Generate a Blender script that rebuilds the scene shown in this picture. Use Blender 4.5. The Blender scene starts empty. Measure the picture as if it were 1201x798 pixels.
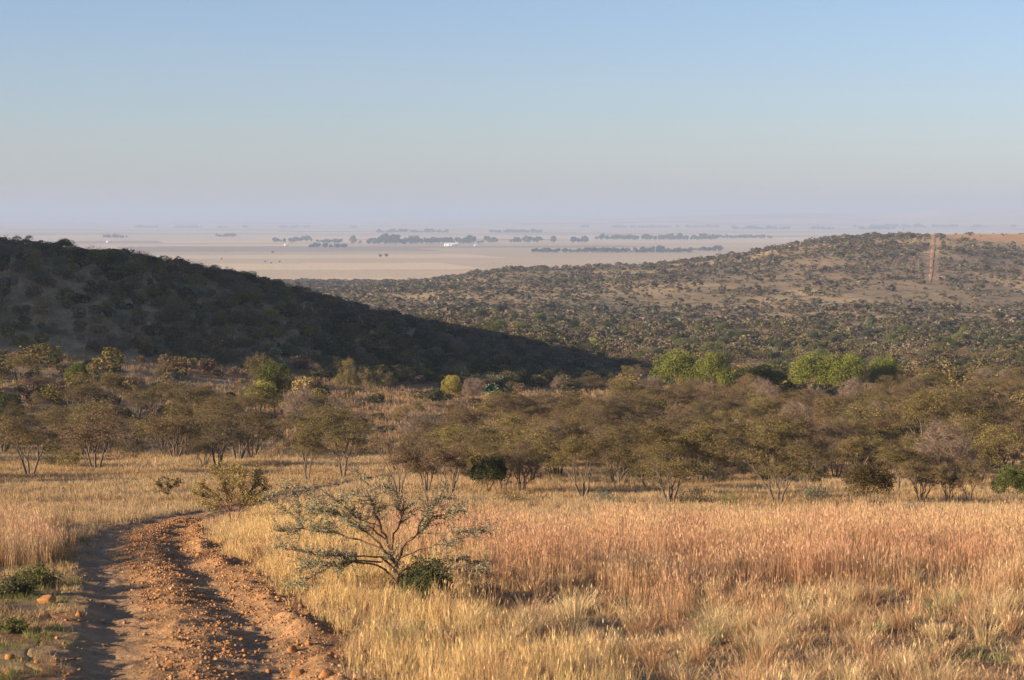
import bpy, math, random
import numpy as np
R = np.random.default_rng(7)
random.seed(7)
sc = bpy.context.scene
COL = sc.collection
F = 2407.0                     # focal length in pixels of the 1201 px wide photograph
HOR = 255.0                    # eye level in the photograph
PITCH = math.atan((399.5-HOR)/F)

# ------------------------------------------------------------------ noise
def _h(ix, iy, s):
    n = (ix.astype(np.int64)*374761393 + iy.astype(np.int64)*668265263 + s*1442695041) & 0x7fffffff
    n = ((n ^ (n >> 13))*1274126177) & 0x7fffffff
    n = (n ^ (n >> 16)) & 0xffffff
    return n/float(0xffffff)
def vnoise(x, y, s=0):
    x = np.asarray(x, float); y = np.asarray(y, float)
    ix = np.floor(x); iy = np.floor(y); fx = x-ix; fy = y-iy
    fx = fx*fx*(3-2*fx); fy = fy*fy*(3-2*fy)
    a = _h(ix, iy, s); b = _h(ix+1, iy, s); c = _h(ix, iy+1, s); d = _h(ix+1, iy+1, s)
    return (a*(1-fx)+b*fx)*(1-fy)+(c*(1-fx)+d*fx)*fy
def fbm(x, y, s=0, o=4):
    v = 0; a = .5; t = 0
    for k in range(o):
        v = v+a*vnoise(x*2**k+k*17.3, y*2**k-k*9.1, s+k); t += a; a *= .5
    return v/t
def sstep(a, b, x):
    t = np.clip((x-a)/(b-a), 0, 1); return t*t*(3-2*t)
def pchip(xs, ys, q):
    xs = np.asarray(xs, float); ys = np.asarray(ys, float); q = np.clip(q, xs[0], xs[-1])
    h = np.diff(xs); d = np.diff(ys)/h
    m = np.zeros_like(ys); m[0] = d[0]; m[-1] = d[-1]
    for i in range(1, len(xs)-1):
        if d[i-1]*d[i] > 0:
            w1 = 2*h[i]+h[i-1]; w2 = h[i]+2*h[i-1]
            m[i] = (w1+w2)/(w1/d[i-1]+w2/d[i])
    i = np.clip(np.searchsorted(xs, q)-1, 0, len(xs)-2)
    t = (q-xs[i])/h[i]
    return ((1+2*t)*(1-t)**2*ys[i]+t*(1-t)**2*h[i]*m[i]+t*t*(3-2*t)*ys[i+1]+t*t*(t-1)*h[i]*m[i+1])

# ------------------------------------------------------------------ relief of the land (survey table: apparent drop at bearing / distance)
BASE = {20: 860, 25: 797, 31: 743, 38: 698, 46: 664, 56: 637, 68: 616, 85: 595, 100: 577, 120: 560, 145: 540,
        175: 519, 210: 500, 250: 481, 300: 463, 360: 447, 450: 430, 600: 410, 800: 388, 1000: 362, 1200: 345,
        1450: 338, 1700: 334, 2000: 333, 2600: 330}
ROWD = sorted(BASE)
COLS = {
 -1200: {145: 530, 175: 490, 210: 440, 250: 350, 300: 220, 360: 180, 450: 230, 600: 290, 800: 320, 1000: 330, 1200: 335},
 -500:  {145: 538, 175: 505, 210: 462, 250: 375, 300: 235, 360: 195, 450: 250, 600: 300, 800: 330, 1000: 338, 1200: 338},
 0:     {175: 512, 210: 475, 250: 412, 300: 318, 335: 292, 360: 298, 450: 330, 600: 350, 800: 352, 1000: 350, 1200: 343},
 150:   {175: 515, 210: 486, 250: 432, 300: 348, 335: 308, 360: 314, 450: 345, 600: 364, 800: 362, 1000: 355, 1200: 345},
 300:   {210: 492, 250: 452, 300: 388, 345: 338, 360: 338, 450: 362, 600: 378, 800: 373, 1000: 360, 1200: 347},
 450:   {210: 496, 250: 468, 300: 428, 360: 376, 450: 388, 600: 392, 800: 374, 1000: 357, 1200: 344},
 600:   {250: 478, 300: 452, 360: 415, 400: 403, 450: 402, 600: 396, 800: 375, 1000: 352, 1200: 332, 1450: 317, 1700: 325},
 700:   {250: 480, 300: 460, 360: 440, 450: 424, 600: 405, 800: 380, 1000: 353, 1200: 331, 1450: 314, 1700: 320},
 850:   {800: 382, 1000: 351, 1200: 326, 1450: 306, 1700: 302, 2000: 314},
 1000:  {800: 380, 1000: 348, 1200: 316, 1450: 289, 1700: 280, 2000: 300},
 1100:  {800: 380, 1000: 348, 1200: 316, 1450: 285, 1700: 277, 2000: 296},
 1200:  {800: 380, 1000: 349, 1200: 318, 1450: 290, 1700: 276, 2000: 280, 2600: 315},
 1700:  {800: 382, 1000: 352, 1200: 320, 1450: 295, 1700: 280, 2000: 285, 2600: 318},
 2600:  {800: 384, 1000: 355, 1200: 330, 1450: 305, 1700: 300, 2000: 300, 2600: 320},
}
ck = sorted(COLS)
LD = np.linspace(math.log(20), math.log(2600), 420)
rows = []
for c in ck:
    d_ = dict(BASE); d_.update(COLS[c]); k = sorted(d_)
    rows.append(pchip([math.log(v) for v in k], [d_[v] for v in k], LD))
rows = np.array(rows)                       # columns x LD
CX = np.linspace(ck[0], ck[-1], 400)
TAB = np.array([pchip(ck, rows[:, j], CX) for j in range(len(LD))])     # LD x CX
def height0(x, y):
    x = np.asarray(x, float); y = np.asarray(y, float)
    yy = np.clip(y, 20, 2600)
    px = np.clip(600.5+x/yy*F, CX[0], CX[-1]-.01)
    fi = (np.log(yy)-LD[0])/(LD[1]-LD[0]); fi = np.clip(fi, 0, len(LD)-1.001)
    fj = (px-CX[0])/(CX[1]-CX[0])
    i = fi.astype(int); j = fj.astype(int); a = fi-i; b = fj-j
    j = np.clip(j, 0, len(CX)-2)
    p = (TAB[i, j]*(1-b)+TAB[i, j+1]*b)*(1-a)+(TAB[i+1, j]*(1-b)+TAB[i+1, j+1]*b)*a
    z = -(p-HOR)/F*yy
    near = np.clip((20-y)/20, 0, 3)
    z = z+near*2.6                         # the slope the camera stands on
    far = sstep(2300, 2800, y)
    z = z*(1-far)+(-80+2.0*(fbm(x/900, y/900, 5)-.5))*far
    # the spur left of the frame whose shade lies over the hill
    c = y*.927-x*.375
    S = sstep(-135, -195, x)*sstep(241, 257, c)*sstep(408, 385, c)
    z = z+np.maximum(np.interp(c, [245, 300, 330, 360, 395], [19, 26, 29, 24, 14])-z, 0)*S
    # low blue hills on the horizon
    hl = sstep(14500, 19500, y)*(sstep(27000, 22000, y))
    z = z+hl*(sstep(.38, .72, fbm(x/2600+3, y/5000, 9, 3))*150*(.25+.75*sstep(-1500, 5000, x)))
    return z
ROADY = [0, 10, 18, 25, 31, 38, 46, 55, 66, 75, 90, 110, 130, 160, 200]
ROADX = [-1.0, -2.0, -3.0, -3.86, -4.9, -6.35, -8.1, -9.9, -11.3, -11.5, -10.6, -8.6, -5.2, 2, 12]
def roadx(y): return pchip(ROADY, ROADX, y)
def roadw(y): return 2.10-.55*sstep(45, 75, y)-.9*sstep(66, 92, y)+.5*(fbm(np.asarray(y, float)/1.2, np.asarray(y, float)*0+5, 68, 3)-.5)
def height1(x, y):
    """ground without the road bed"""
    z = height0(x, y)
    x = np.asarray(x, float); y = np.asarray(y, float)
    near = sstep(250, 90, y)*(1-.8*sstep(4.5, 2.4, np.abs(x-roadx(y)))*sstep(100, 80, y))
    z = z+near*.34*(fbm(x/3.1, y/3.1, 21, 3)-.5)+near*sstep(120, 50, y)*.20*(fbm(x/.8, y/.8, 31, 3)-.5)
    # lee hollows in the rough grass on the right
    z = z-sstep(60, 45, y)*.15*sstep(.62, .75, fbm(x/2.2+9, y/3.4, 41, 2))*sstep(0, 2, x-roadx(y)-2.5)
    mid = sstep(160, 500, y)*sstep(3200, 2200, y)
    z = z+mid*(5.0*(fbm(x/95, y/95, 51, 4)-.5))*sstep(200, 900, y)+mid*1.2*(fbm(x/22, y/22, 52, 2)-.5)
    return z
def height(x, y):
    """ground surface as seen, the road bed cut into it"""
    x = np.asarray(x, float); y = np.asarray(y, float)
    u = x-roadx(y); w = roadw(y)
    m = sstep(w+.10, w-.40, np.abs(u))*sstep(150, 125, y)*sstep(1, 6, y)
    return height1(x, y)-.34*m
def road_z(x, y):
    u = x-roadx(y); w = roadw(y)
    w_ = .25*(fbm(y/2.3, y*0+1, 61, 3)-.5)
    q = u/w*1.95+w_
    s = sstep(75, 45, y)
    prof = -.06*np.exp(-((q+1.0)/.42)**2)*(.5+1.*fbm(y/1.5, y*0, 66, 2))-.10*np.exp(-((q-.82)/.34)**2)*(.4+1.1*fbm(y/1.8, y*0, 67, 2))+.05*np.exp(-(q/.4)**2)
    prof = prof+.13*np.exp(-((q-1.42)/.22)**2)*sstep(.3, .6, fbm(y/1.9, y*0, 62, 2))+.02*np.exp(-((q+1.62)/.2)**2)
    prof = prof*(.35+.65*s)
    wash = .10*(fbm(x/1.1, y/1.0, 63, 3)-.5)+.10*(fbm(x/.4, y/.42, 65, 2)-.5)+.05*(fbm(x/.15, y/.17, 64, 2)-.5)
    z = height1(x, y)-.05*sstep(w, w*.6, np.abs(u))+prof*sstep(w+.0, w-.4, np.abs(u))+wash*sstep(w+.0, w-.45, np.abs(u))+.012
    edge = sstep(w+.0, w+.35, np.abs(u))
    return z-edge*.5
def surf(x, y):
    x = np.asarray(x, float); y = np.asarray(y, float)
    u = np.abs(x-roadx(y))
    return np.where((u < roadw(y)+.05) & (y < 128) & (y > 7), np.maximum(road_z(x, y), height(x, y)), height(x, y))
def XD(px, d):                              # bearing of a photograph column -> metres to the side at distance d
    z = float(height1((px-600.5)/F*d, d))
    v = -(z/d)                              # tan of drop
    # exact perspective of the pitched camera
    dep = math.cos(PITCH)*d+math.sin(PITCH)*(-z)
    return (px-600.5)/F*dep
def PX(x, y, z):
    dep = np.cos(PITCH)*y-np.sin(PITCH)*z
    upv = np.sin(PITCH)*y+np.cos(PITCH)*z
    return 600.5+F*x/dep, 399.5-F*upv/dep

# ------------------------------------------------------------------ mesh helpers
class MB:
    def __init__(s): s.v = []; s.c = []; s.f = []; s.m = []; s.n = 0
    def add(s, v, f, c, mat=0):
        v = np.asarray(v, float).reshape(-1, 3); f = np.asarray(f, np.int64)
        c = np.asarray(c, float)
        if c.ndim == 1: c = np.tile(c, (len(v), 1))
        s.v.append(v); s.c.append(c); s.f.append(f+s.n); s.m.append(np.full(len(f), mat)); s.n += len(v)
    def mesh(s, name, mats, smooth=False):
        me = bpy.data.meshes.new(name)
        v = np.concatenate(s.v); c = np.concatenate(s.c)
        me.vertices.add(len(v)); me.vertices.foreach_set('co', v.astype(np.float32).ravel())
        cnt = np.concatenate([np.full(len(f), f.shape[1]) for f in s.f])
        li = np.concatenate([f.ravel() for f in s.f])
        me.loops.add(len(li)); me.loops.foreach_set('vertex_index', li.astype(np.int32))
        me.polygons.add(len(cnt))
        st = np.concatenate([[0], np.cumsum(cnt)[:-1]])
        me.polygons.foreach_set('loop_start', st.astype(np.int32))
        mi = np.concatenate(s.m)
        me.polygons.foreach_set('material_index', mi.astype(np.int32))
        if smooth: me.polygons.foreach_set('use_smooth', np.ones(len(cnt), bool))
        at = me.color_attributes.new('col', 'FLOAT_COLOR', 'POINT')
        cc = np.ones((len(v), 4), np.float32); cc[:, :3] = c
        at.data.foreach_set('color', cc.ravel())
        for m in mats: me.materials.append(m)
        me.update(calc_edges=True)
        return me
def link(name, me, parent=None, loc=None):
    o = bpy.data.objects.new(name, me); COL.objects.link(o)
    if parent is not None: o.parent = parent
    if loc is not None: o.location = loc
    return o
def empty(name, loc=(0, 0, 0)):
    o = bpy.data.objects.new(name, None); COL.objects.link(o); o.location = loc; o.empty_display_size = .2
    return o
def tag(o, label=None, cat=None, group=None, kind=None):
    if label: o['label'] = label
    if cat: o['category'] = cat
    if group: o['group'] = group
    if kind: o['kind'] = kind
    return o
def copy_tree(o):
    c = o.copy(); COL.objects.link(c)
    for k in ('label', 'group'):
        if k in c: del c[k]
    for ch in o.children:
        d = ch.copy(); COL.objects.link(d); d.parent = c
        for g in ch.children:
            e = g.copy(); COL.objects.link(e); e.parent = d
    return c

# ------------------------------------------------------------------ materials
def newmat(name):
    m = bpy.data.materials.new(name); m.use_nodes = True; nt = m.node_tree; nt.nodes.clear()
    return m, nt, nt.nodes, nt.links
def N(nt, t, **kw):
    n = nt.nodes.new(t)
    for k, v in kw.items(): setattr(n, k, v)
    return n
def mixmul(nt, a, b, fac=1.0, mode='MULTIPLY'):
    n = N(nt, 'ShaderNodeMix', data_type='RGBA', blend_type=mode)
    n.inputs[0].default_value = fac
    for s, v in ((6, a), (7, b)):
        if hasattr(v, 'is_linked') or hasattr(v, 'links'): nt.links.new(v, n.inputs[s])
        else: n.inputs[s].default_value = v
    return n.outputs[2]
def leafy(name, trans):
    m, nt, nd, ln = newmat(name)
    at = N(nt, 'ShaderNodeAttribute', attribute_name='col'); oi = N(nt, 'ShaderNodeObjectInfo')
    c = mixmul(nt, at.outputs['Color'], oi.outputs['Color'])
    df = N(nt, 'ShaderNodeBsdfDiffuse'); tr = N(nt, 'ShaderNodeBsdfTranslucent'); mx = N(nt, 'ShaderNodeMixShader')
    mx.inputs[0].default_value = trans
    ln.new(c, df.inputs[0]); ln.new(c, tr.inputs[0]); ln.new(df.outputs[0], mx.inputs[1]); ln.new(tr.outputs[0], mx.inputs[2])
    out = N(nt, 'ShaderNodeOutputMaterial'); ln.new(mx.outputs[0], out.inputs[0])
    return m
M_leaf = leafy('foliage', .22)
M_grass = leafy('dry_grass', .30)
def woodmat(name, objc=False):
    m, nt, nd, ln = newmat(name)
    at = N(nt, 'ShaderNodeAttribute', attribute_name='col'); tc = N(nt, 'ShaderNodeTexCoord')
    no = N(nt, 'ShaderNodeTexNoise'); no.inputs['Scale'].default_value = 14; no.inputs['Detail'].default_value = 4
    ln.new(tc.outputs['Object'], no.inputs['Vector'])
    rp = N(nt, 'ShaderNodeValToRGB'); rp.color_ramp.elements[0].position = .3; rp.color_ramp.elements[0].color = (.6, .6, .6, 1)
    rp.color_ramp.elements[1].position = .7; rp.color_ramp.elements[1].color = (1.3, 1.25, 1.2, 1)
    ln.new(no.outputs['Fac'], rp.inputs[0])
    c = mixmul(nt, at.outputs['Color'], rp.outputs[0])
    b = N(nt, 'ShaderNodeBsdfPrincipled'); b.inputs['Roughness'].default_value = .9
    b.inputs['Specular IOR Level'].default_value = .2
    ln.new(c, b.inputs['Base Color'])
    bp = N(nt, 'ShaderNodeBump'); bp.inputs['Strength'].default_value = .5; bp.inputs['Distance'].default_value = .02
    ln.new(no.outputs['Fac'], bp.inputs['Height']); ln.new(bp.outputs[0], b.inputs['Normal'])
    out = N(nt, 'ShaderNodeOutputMaterial'); ln.new(b.outputs[0], out.inputs[0])
    return m
M_wood = woodmat('bark')
def groundmat(name, s1, s2, bump, dist, amp=.35):
    """vertex tint of the soil times two scales of mottling"""
    m, nt, nd, ln = newmat(name)
    at = N(nt, 'ShaderNodeAttribute', attribute_name='col'); tc = N(nt, 'ShaderNodeTexCoord')
    cur = at.outputs['Color']; hs = None
    for s, d in ((s1, 5), (s2, 8)):
        no = N(nt, 'ShaderNodeTexNoise'); no.inputs['Scale'].default_value = s; no.inputs['Detail'].default_value = d
        no.inputs['Roughness'].default_value = .65
        ln.new(tc.outputs['Object'], no.inputs['Vector'])
        rp = N(nt, 'ShaderNodeValToRGB'); e = rp.color_ramp.elements
        e[0].position = .3; e[0].color = (1-amp, 1-amp, 1-amp*1.05, 1); e[1].position = .7; e[1].color = (1+amp, 1+amp*.95, 1+amp*.85, 1)
        ln.new(no.outputs['Fac'], rp.inputs[0]); cur = mixmul(nt, cur, rp.outputs[0]); hs = no
    b = N(nt, 'ShaderNodeBsdfPrincipled'); b.inputs['Roughness'].default_value = .95; b.inputs['Specular IOR Level'].default_value = .1
    ln.new(cur, b.inputs['Base Color'])
    bp = N(nt, 'ShaderNodeBump'); bp.inputs['Strength'].default_value = bump; bp.inputs['Distance'].default_value = dist
    ln.new(hs.outputs['Fac'], bp.inputs['Height']); ln.new(bp.outputs[0], b.inputs['Normal'])
    out = N(nt, 'ShaderNodeOutputMaterial'); ln.new(b.outputs[0], out.inputs[0])
    return m
M_ground = groundmat('soil_and_dry_grass', .25, 3.0, .5, .15)
M_road = groundmat('rutted_red_soil', 1.3, 14.0, .8, .05, .3)
M_rock = groundmat('ironstone', 3.0, 22.0, .7, .03, .3)
M_paint = groundmat('painted_sheet_metal', .2, 2.0, .1, .01, .05)

# ------------------------------------------------------------------ terrain sheet
def zone_color(x, y):
    n1 = fbm(x/2.5, y/2.5, 71, 4); n2 = fbm(x/30, y/30, 72, 4); n3 = fbm(x/9, y/9, 73, 3)
    straw = np.array([.36, .245, .125]); earth = np.array([.24, .125, .062]); red = np.array([.36, .15, .065]); grey = np.array([.30, .23, .15])
    pink = np.array([.44, .25, .13])
    m = sstep(.42, .6, n1)[..., None]
    near = earth*m+straw*.8*(1-m)
    bare = sstep(.56, .66, n3)[..., None]*.6
    mid = straw*(1-bare)+(earth*.9+grey*.3)*bare
    rd = sstep(.60, .68, n2)[..., None]*.6
    mid = mid*(1-rd)+red*rd
    t = sstep(70, 110, y)[..., None]
    c = near*(1-t)+mid*t
    # far ridge: paler grass with pinkish openings, orange plateau
    p2 = sstep(.45, .65, fbm(x/70, y/110, 74, 3))[..., None]
    far = np.array([.30, .215, .12])*(1-p2)+np.array([.47, .33, .17])*p2
    t = sstep(500, 900, y)[..., None]; c = c*(1-t)+far*t
    px = 600.5+x/np.maximum(y, 1)*F
    t = (sstep(1480, 1540, y+(fbm(x/40, y/40, 75, 3)-.5)*80)*sstep(1060, 1120, px+(fbm(x/20, y/50, 76, 2)-.5)*60))[..., None]
    c = c*(1-t)+np.array([.58, .33, .16])*t
    # the plain: large fields seen edge on
    t = sstep(2350, 2600, y)[..., None]
    ang = .22; fx = x*math.cos(ang)+y*math.sin(ang); fy = -x*math.sin(ang)+y*math.cos(ang)
    cy = np.floor(fy/430+.6*(vnoise(fy/1700, fy*0, 82)-.5)); w = 500+1500*_h(cy, cy*0, 77); cx = np.floor(fx/w+_h(cy, cy*0, 78)*5)
    r = _h(cx, cy, 79)[..., None]; r2 = _h(cx, cy, 80)[..., None]
    field = np.array([.67, .50, .30])*(.78+.40*r)
    field = np.where(r2 > .80, np.array([.74, .56, .36])*np.ones_like(r), field)
    field = np.where(r2 < .13, np.array([.38, .28, .20])*np.ones_like(r), field)
    fr = sstep(4600, 2700, y)[..., None]
    field = field*(1-fr*.8)+np.array([.76, .56, .32])*(.86+.24*r)*fr*.8
    return c*(1-t)+field*t
def terrain():
    a = np.concatenate([np.linspace(-1.3, -.33, 60, endpoint=False), np.linspace(-.33, .33, 620, endpoint=False), np.linspace(.33, 1.3, 61)])
    ys = [-40, -25, -12, -4, 0, 4, 8, 12, 16]
    y = 18.
    while y < 42000: ys.append(y); y *= 1.0072+.004*float(sstep(60, 300, y))
    ys = np.array(ys)
    A, Y = np.meshgrid(a, ys)
    X = A*np.sqrt(np.maximum(Y, 0)**2+24**2)
    Z = height(X, Y)
    nr, nc = Y.shape
    i = np.arange(nr*nc).reshape(nr, nc)
    f = np.stack([i[:-1, :-1], i[:-1, 1:], i[1:, 1:], i[1:, :-1]], -1).reshape(-1, 4)
    b = MB(); b.add(np.stack([X, Y, Z], -1), f, zone_color(X, Y).reshape(-1, 3))
    o = link('ground', b.mesh('ground', [M_ground], True)); tag(o, kind='structure')
terrain()
def road():
    us = np.linspace(-2.85, 2.85, 148)
    ys = [7.]
    while ys[-1] < 128: ys.append(ys[-1]*1.0022+.004)
    U, Y = np.meshgrid(us, np.array(ys)); X = roadx(Y)+U; Z = road_z(X, Y)
    nr, nc = Y.shape; i = np.arange(nr*nc).reshape(nr, nc)
    f = np.stack([i[:-1, :-1], i[:-1, 1:], i[1:, 1:], i[1:, :-1]], -1).reshape(-1, 4)
    w = roadw(Y); q = U/w*1.95
    rut = (np.exp(-((q+1.0)/.45)**2)+np.exp(-((q-.82)/.4)**2))[..., None]*.8
    n = fbm(X/.9, Y/.9, 91, 4)[..., None]
    c = np.array([.38, .215, .105])*(.75+.5*n)
    c = c*(1-rut)+np.array([.34, .215, .12])*rut*(.8+.4*n)
    gl = sstep(-1.3, -1.7, q)[..., None]; c = c*(1-gl)+np.array([.33, .21, .11])*gl
    eg = sstep(w-.6, w-.05, np.abs(U))[..., None]; c = c*(1-eg)+zone_color(X, Y)*eg
    b = MB(); b.add(np.stack([X, Y, Z], -1), f, c.reshape(-1, 3))
    o = link('dirt_road', b.mesh('dirt_road', [M_road], True)); tag(o, kind='structure')
road()
def firebreak():
    ys = np.linspace(1090, 1515, 260); us = np.linspace(-1.25, 1.25, 13)
    U, Y = np.meshgrid(us, ys)
    pc = 1091+sstep(1090, 1570, Y)*5
    X = (pc-600.5)/F*Y+1.6*(fbm(Y/60, Y*0, 97, 2)-.5)+U*(1+.9*(fbm(Y/14, Y*0, 95, 2)-.5))*sstep(1085,1150,Y); Z = height(X, Y)+.15-.6*sstep(.8, 1.25, np.abs(U))
    nr, nc = Y.shape; i = np.arange(nr*nc).reshape(nr, nc)
    f = np.stack([i[:-1, :-1], i[:-1, 1:], i[1:, 1:], i[1:, :-1]], -1).reshape(-1, 4)
    c = np.array([.44, .24, .135])*(.8+.4*fbm(X/6, Y/6, 96, 3)[..., None])
    b = MB(); b.add(np.stack([X, Y, Z], -1), f, c.reshape(-1, 3))
    tag(link('ridge_track', b.mesh('ridge_track', [M_road], True)), kind='structure')
firebreak()

# ------------------------------------------------------------------ vegetation primitives
def orient(n, rng, flat=0.):
    """n random frames"""
    a = rng.normal(size=(n, 3)); a[:, 2] *= (1-flat); a /= np.linalg.norm(a, axis=1, keepdims=True)
    b = rng.normal(size=(n, 3)); b[:, 2] *= (1-flat); b -= (b*a).sum(1, keepdims=True)*a
    b /= np.linalg.norm(b, axis=1, keepdims=True)+1e-9
    return a, b
def leaves(mb, c, l, w, col, rng, mat=0, tri=False, flat=0., var=.3):
    n = len(c); a, b = orient(n, rng, flat)
    L = (l*rng.uniform(.6, 1.4, n))[:, None]; W = (w*rng.uniform(.6, 1.4, n))[:, None]
    cc = np.asarray(col, float)*np.ones((n, 3))*np.exp(rng.normal(0, var, n))[:, None]
    if tri:
        v = np.stack([c-a*L*.5-b*W*.5, c+a*L*.5, c-a*L*.4+b*W*.6], 1)
        mb.add(v.reshape(-1, 3), np.arange(3*n).reshape(n, 3), np.repeat(cc, 3, 0), mat)
    else:
        v = np.stack([c-a*L*.5, c+b*W*.5, c+a*L*.5, c-b*W*.5], 1)
        mb.add(v.reshape(-1, 3), np.arange(4*n).reshape(n, 4), np.repeat(cc, 4, 0), mat)
def tubes(mb, seg, col, k=5, mat=0):
    """seg: array (n,8) p0 p1 r0 r1"""
    s = np.asarray(seg, float)
    if len(s) == 0: return
    p0 = s[:, :3]; p1 = s[:, 3:6]; d = p1-p0; d /= np.linalg.norm(d, axis=1, keepdims=True)+1e-9
    ref = np.where(np.abs(d[:, 2:3]) > .9, np.array([[1., 0, 0]]), np.array([[0, 0, 1.]]))
    u = np.cross(d, ref); u /= np.linalg.norm(u, axis=1, keepdims=True); w = np.cross(d, u)
    n = len(s); th = np.arange(k)*2*np.pi/k
    ring = np.cos(th)[None, :, None]*u[:, None]+np.sin(th)[None, :, None]*w[:, None]
    v = np.concatenate([p0[:, None]+ring*s[:, 6][:, None, None], p1[:, None]+ring*s[:, 7][:, None, None]], 1)
    i = np.arange(k); j = (i+1) % k
    f = np.stack([i, j, j+k, i+k], 1)[None]+(np.arange(n)*2*k)[:, None, None]
    cc = np.asarray(col, float); cc = np.repeat(cc, 2*k, 0) if cc.ndim == 2 else cc
    mb.add(v.reshape(-1, 3), f.reshape(-1, 4), cc, mat)
def skeleton(tips, base, r0, rng, split=.42, wob=.08, expo=.5):
    """branches that part again and again towards their share of the crown"""
    segs = []; N0 = len(tips)
    def curve(p, q, ra, rb, amp):
        m = (p+q)/2+rng.normal(0, amp, 3)*np.linalg.norm(q-p)
        rm = (ra+rb)/2
        segs.append(np.r_[p, m, ra, rm]); segs.append(np.r_[m, q, rm, rb])
    def grow(p, pts, r, lev):
        n = len(pts)
        if n == 1:
            curve(p, pts[0], r, r*.35, wob); return
        c = pts-pts.mean(0)
        if n <= 3: dirv = rng.normal(size=3)
        else:
            cov = c.T@c; wv, ev = np.linalg.eigh(cov); dirv = ev[:, 2]+rng.normal(0, .25, 3)
        pr = c@dirv; th = np.median(pr)+rng.normal(0, .12)*pr.std()
        g = [pts[pr <= th], pts[pr > th]]
        for q in g:
            if len(q) == 0: continue
            rr = r*(len(q)/n)**expo
            tgt = q.mean(0)
            if len(q) == 1: grow(p, q, rr, lev+1); continue
            fr = split+rng.uniform(-.08, .1)
            e = p+(tgt-p)*fr; e[2] += -.0*np.linalg.norm(tgt-p)
            curve(p, e, max(rr, .004), max(rr*.86, .004), wob); grow(e, q, rr*.86, lev+1)
    base = np.asarray(base, float)
    grow(base, np.asarray(tips), r0, 0)
    return np.array(segs)
BARK = np.array([.135, .105, .08]); BARKP = np.array([.30, .27, .22]); BARKR = np.array([.20, .085, .05])
def thorn_tree(seed, h=4.5, w=5.5, ntip=130, stems=3, leafn=40, dens=1., low=.42):
    """spreading flat-topped tree; unit: metres; colour of crown comes from the object"""
    rng = np.random.default_rng(seed)
    # tips gathered in layered umbrellas
    tips = []
    nl = rng.integers(5, 8)
    for k in range(nl):
        a = rng.uniform(0, 6.28); rr = w*.5*rng.uniform(.1, .75); cz = h*rng.uniform(low+.12, .95)
        rr *= (1.15-.5*abs(cz/h-.72)); cx, cy = rr*math.cos(a), rr*math.sin(a)
        m = ntip//nl; rad = w*rng.uniform(.17, .27)
        t = rng.uniform(0, 6.28, m); q = np.sqrt(rng.uniform(0, 1, m))*rad
        tips.append(np.stack([cx+q*np.cos(t), cy+q*np.sin(t), cz-.35*q**2/rad+rng.normal(0, .12, m)*h*.3], 1))
    tips = np.concatenate(tips); tips[:, 2] = np.clip(tips[:, 2], h*low*.7, h)
    wood = MB()
    S = []
    ang = np.arctan2(tips[:, 1], tips[:, 0]); k = ((ang+np.pi)/(2*np.pi)*stems).astype(int) % stems
    for s in range(stems):
        q = tips[k == s]
        if len(q) < 2: continue
        a = -np.pi+(s+.5)*2*np.pi/stems; b = np.array([.12*math.cos(a), .12*math.sin(a), -.15])*w/5
        f = np.array([b[0]+w*.06*math.cos(a)*rng.uniform(.5, 1.6), b[1]+w*.06*math.sin(a)*rng.uniform(.5, 1.6), h*rng.uniform(.16, .3)])
        r = .045*h/3*rng.uniform(.8, 1.2)
        S.append(np.array([np.r_[b, f, r*1.35, r]])); S.append(skeleton(q, f, r, rng, .4, .07))
    S = np.concatenate(S)
    big = S[:, 6] > .018
    tubes(wood, S[big], BARK, 6); tubes(wood, S[~big], BARK*1.1, 3)
    # fine twigs round each tip
    nt = len(tips)*14; c = np.repeat(tips, 14, 0); d = rng.normal(size=(nt, 3)); d[:, 2] *= .5
    d *= .32*w/5.5; tubes(wood, np.c_[c-d*.3, c+d, np.full(nt, .007), np.full(nt, .003)], np.array([.17, .12, .08]), 3)
    crown = MB()
    n = int(leafn*dens); c = np.repeat(tips, n, 0)+rng.normal(size=(len(tips)*n, 3))*np.array([.21, .21, .11])*w/5.5
    leaves(crown, c, .092, .048, (1, 1, 1), rng, var=.20, flat=.3)
    return wood, crown
def round_tree(seed, h=4., w=4.5, lobes=16, ntip=90, leafn=150, low=.12, leaf=.13, sq=1.):
    """dense evergreen, crown of leafy bosses reaching almost to the ground"""
    rng = np.random.default_rng(seed); crown = MB(); wood = MB()
    cs = []; rs = []
    for k in range(lobes):
        u = rng.normal(size=3); u /= np.linalg.norm(u); u[2] = abs(u[2])*.9-.15
        q = rng.uniform(.45, .82)
        cs.append([u[0]*w*.5*q, u[1]*w*.5*q, h*(low+.5*(1-low))+u[2]*h*.42*q/.6]); rs.append(rng.uniform(.14, .22)*min(w, h*1.1))
    cs = np.array(cs); rs = np.array(rs)
    tips = []
    for c, r in zip(cs, rs):
        m = int(leafn*ntip/lobes); u = rng.normal(size=(m, 3)); u /= np.linalg.norm(u, axis=1, keepdims=True)
        p = c+u*(r*rng.uniform(.55, 1.08, m)**.5)[:, None]*np.array([1, 1, .85])
        p = p[p[:, 2] > .03*h]
        leaves(crown, p, leaf, leaf*.55, np.ones(3)*rng.uniform(.85, 1.15), rng, var=.22)
        tips.append(c+rng.normal(size=(5, 3))*r*.5)
    tips = np.concatenate(tips); tips[:, 2] = np.clip(tips[:, 2], h*.15, h)
    S = skeleton(tips, (0, 0, -.1), .06*h/3, rng, .4, .08)
    tubes(wood, S, BARK, 5)
    return wood, crown
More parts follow.
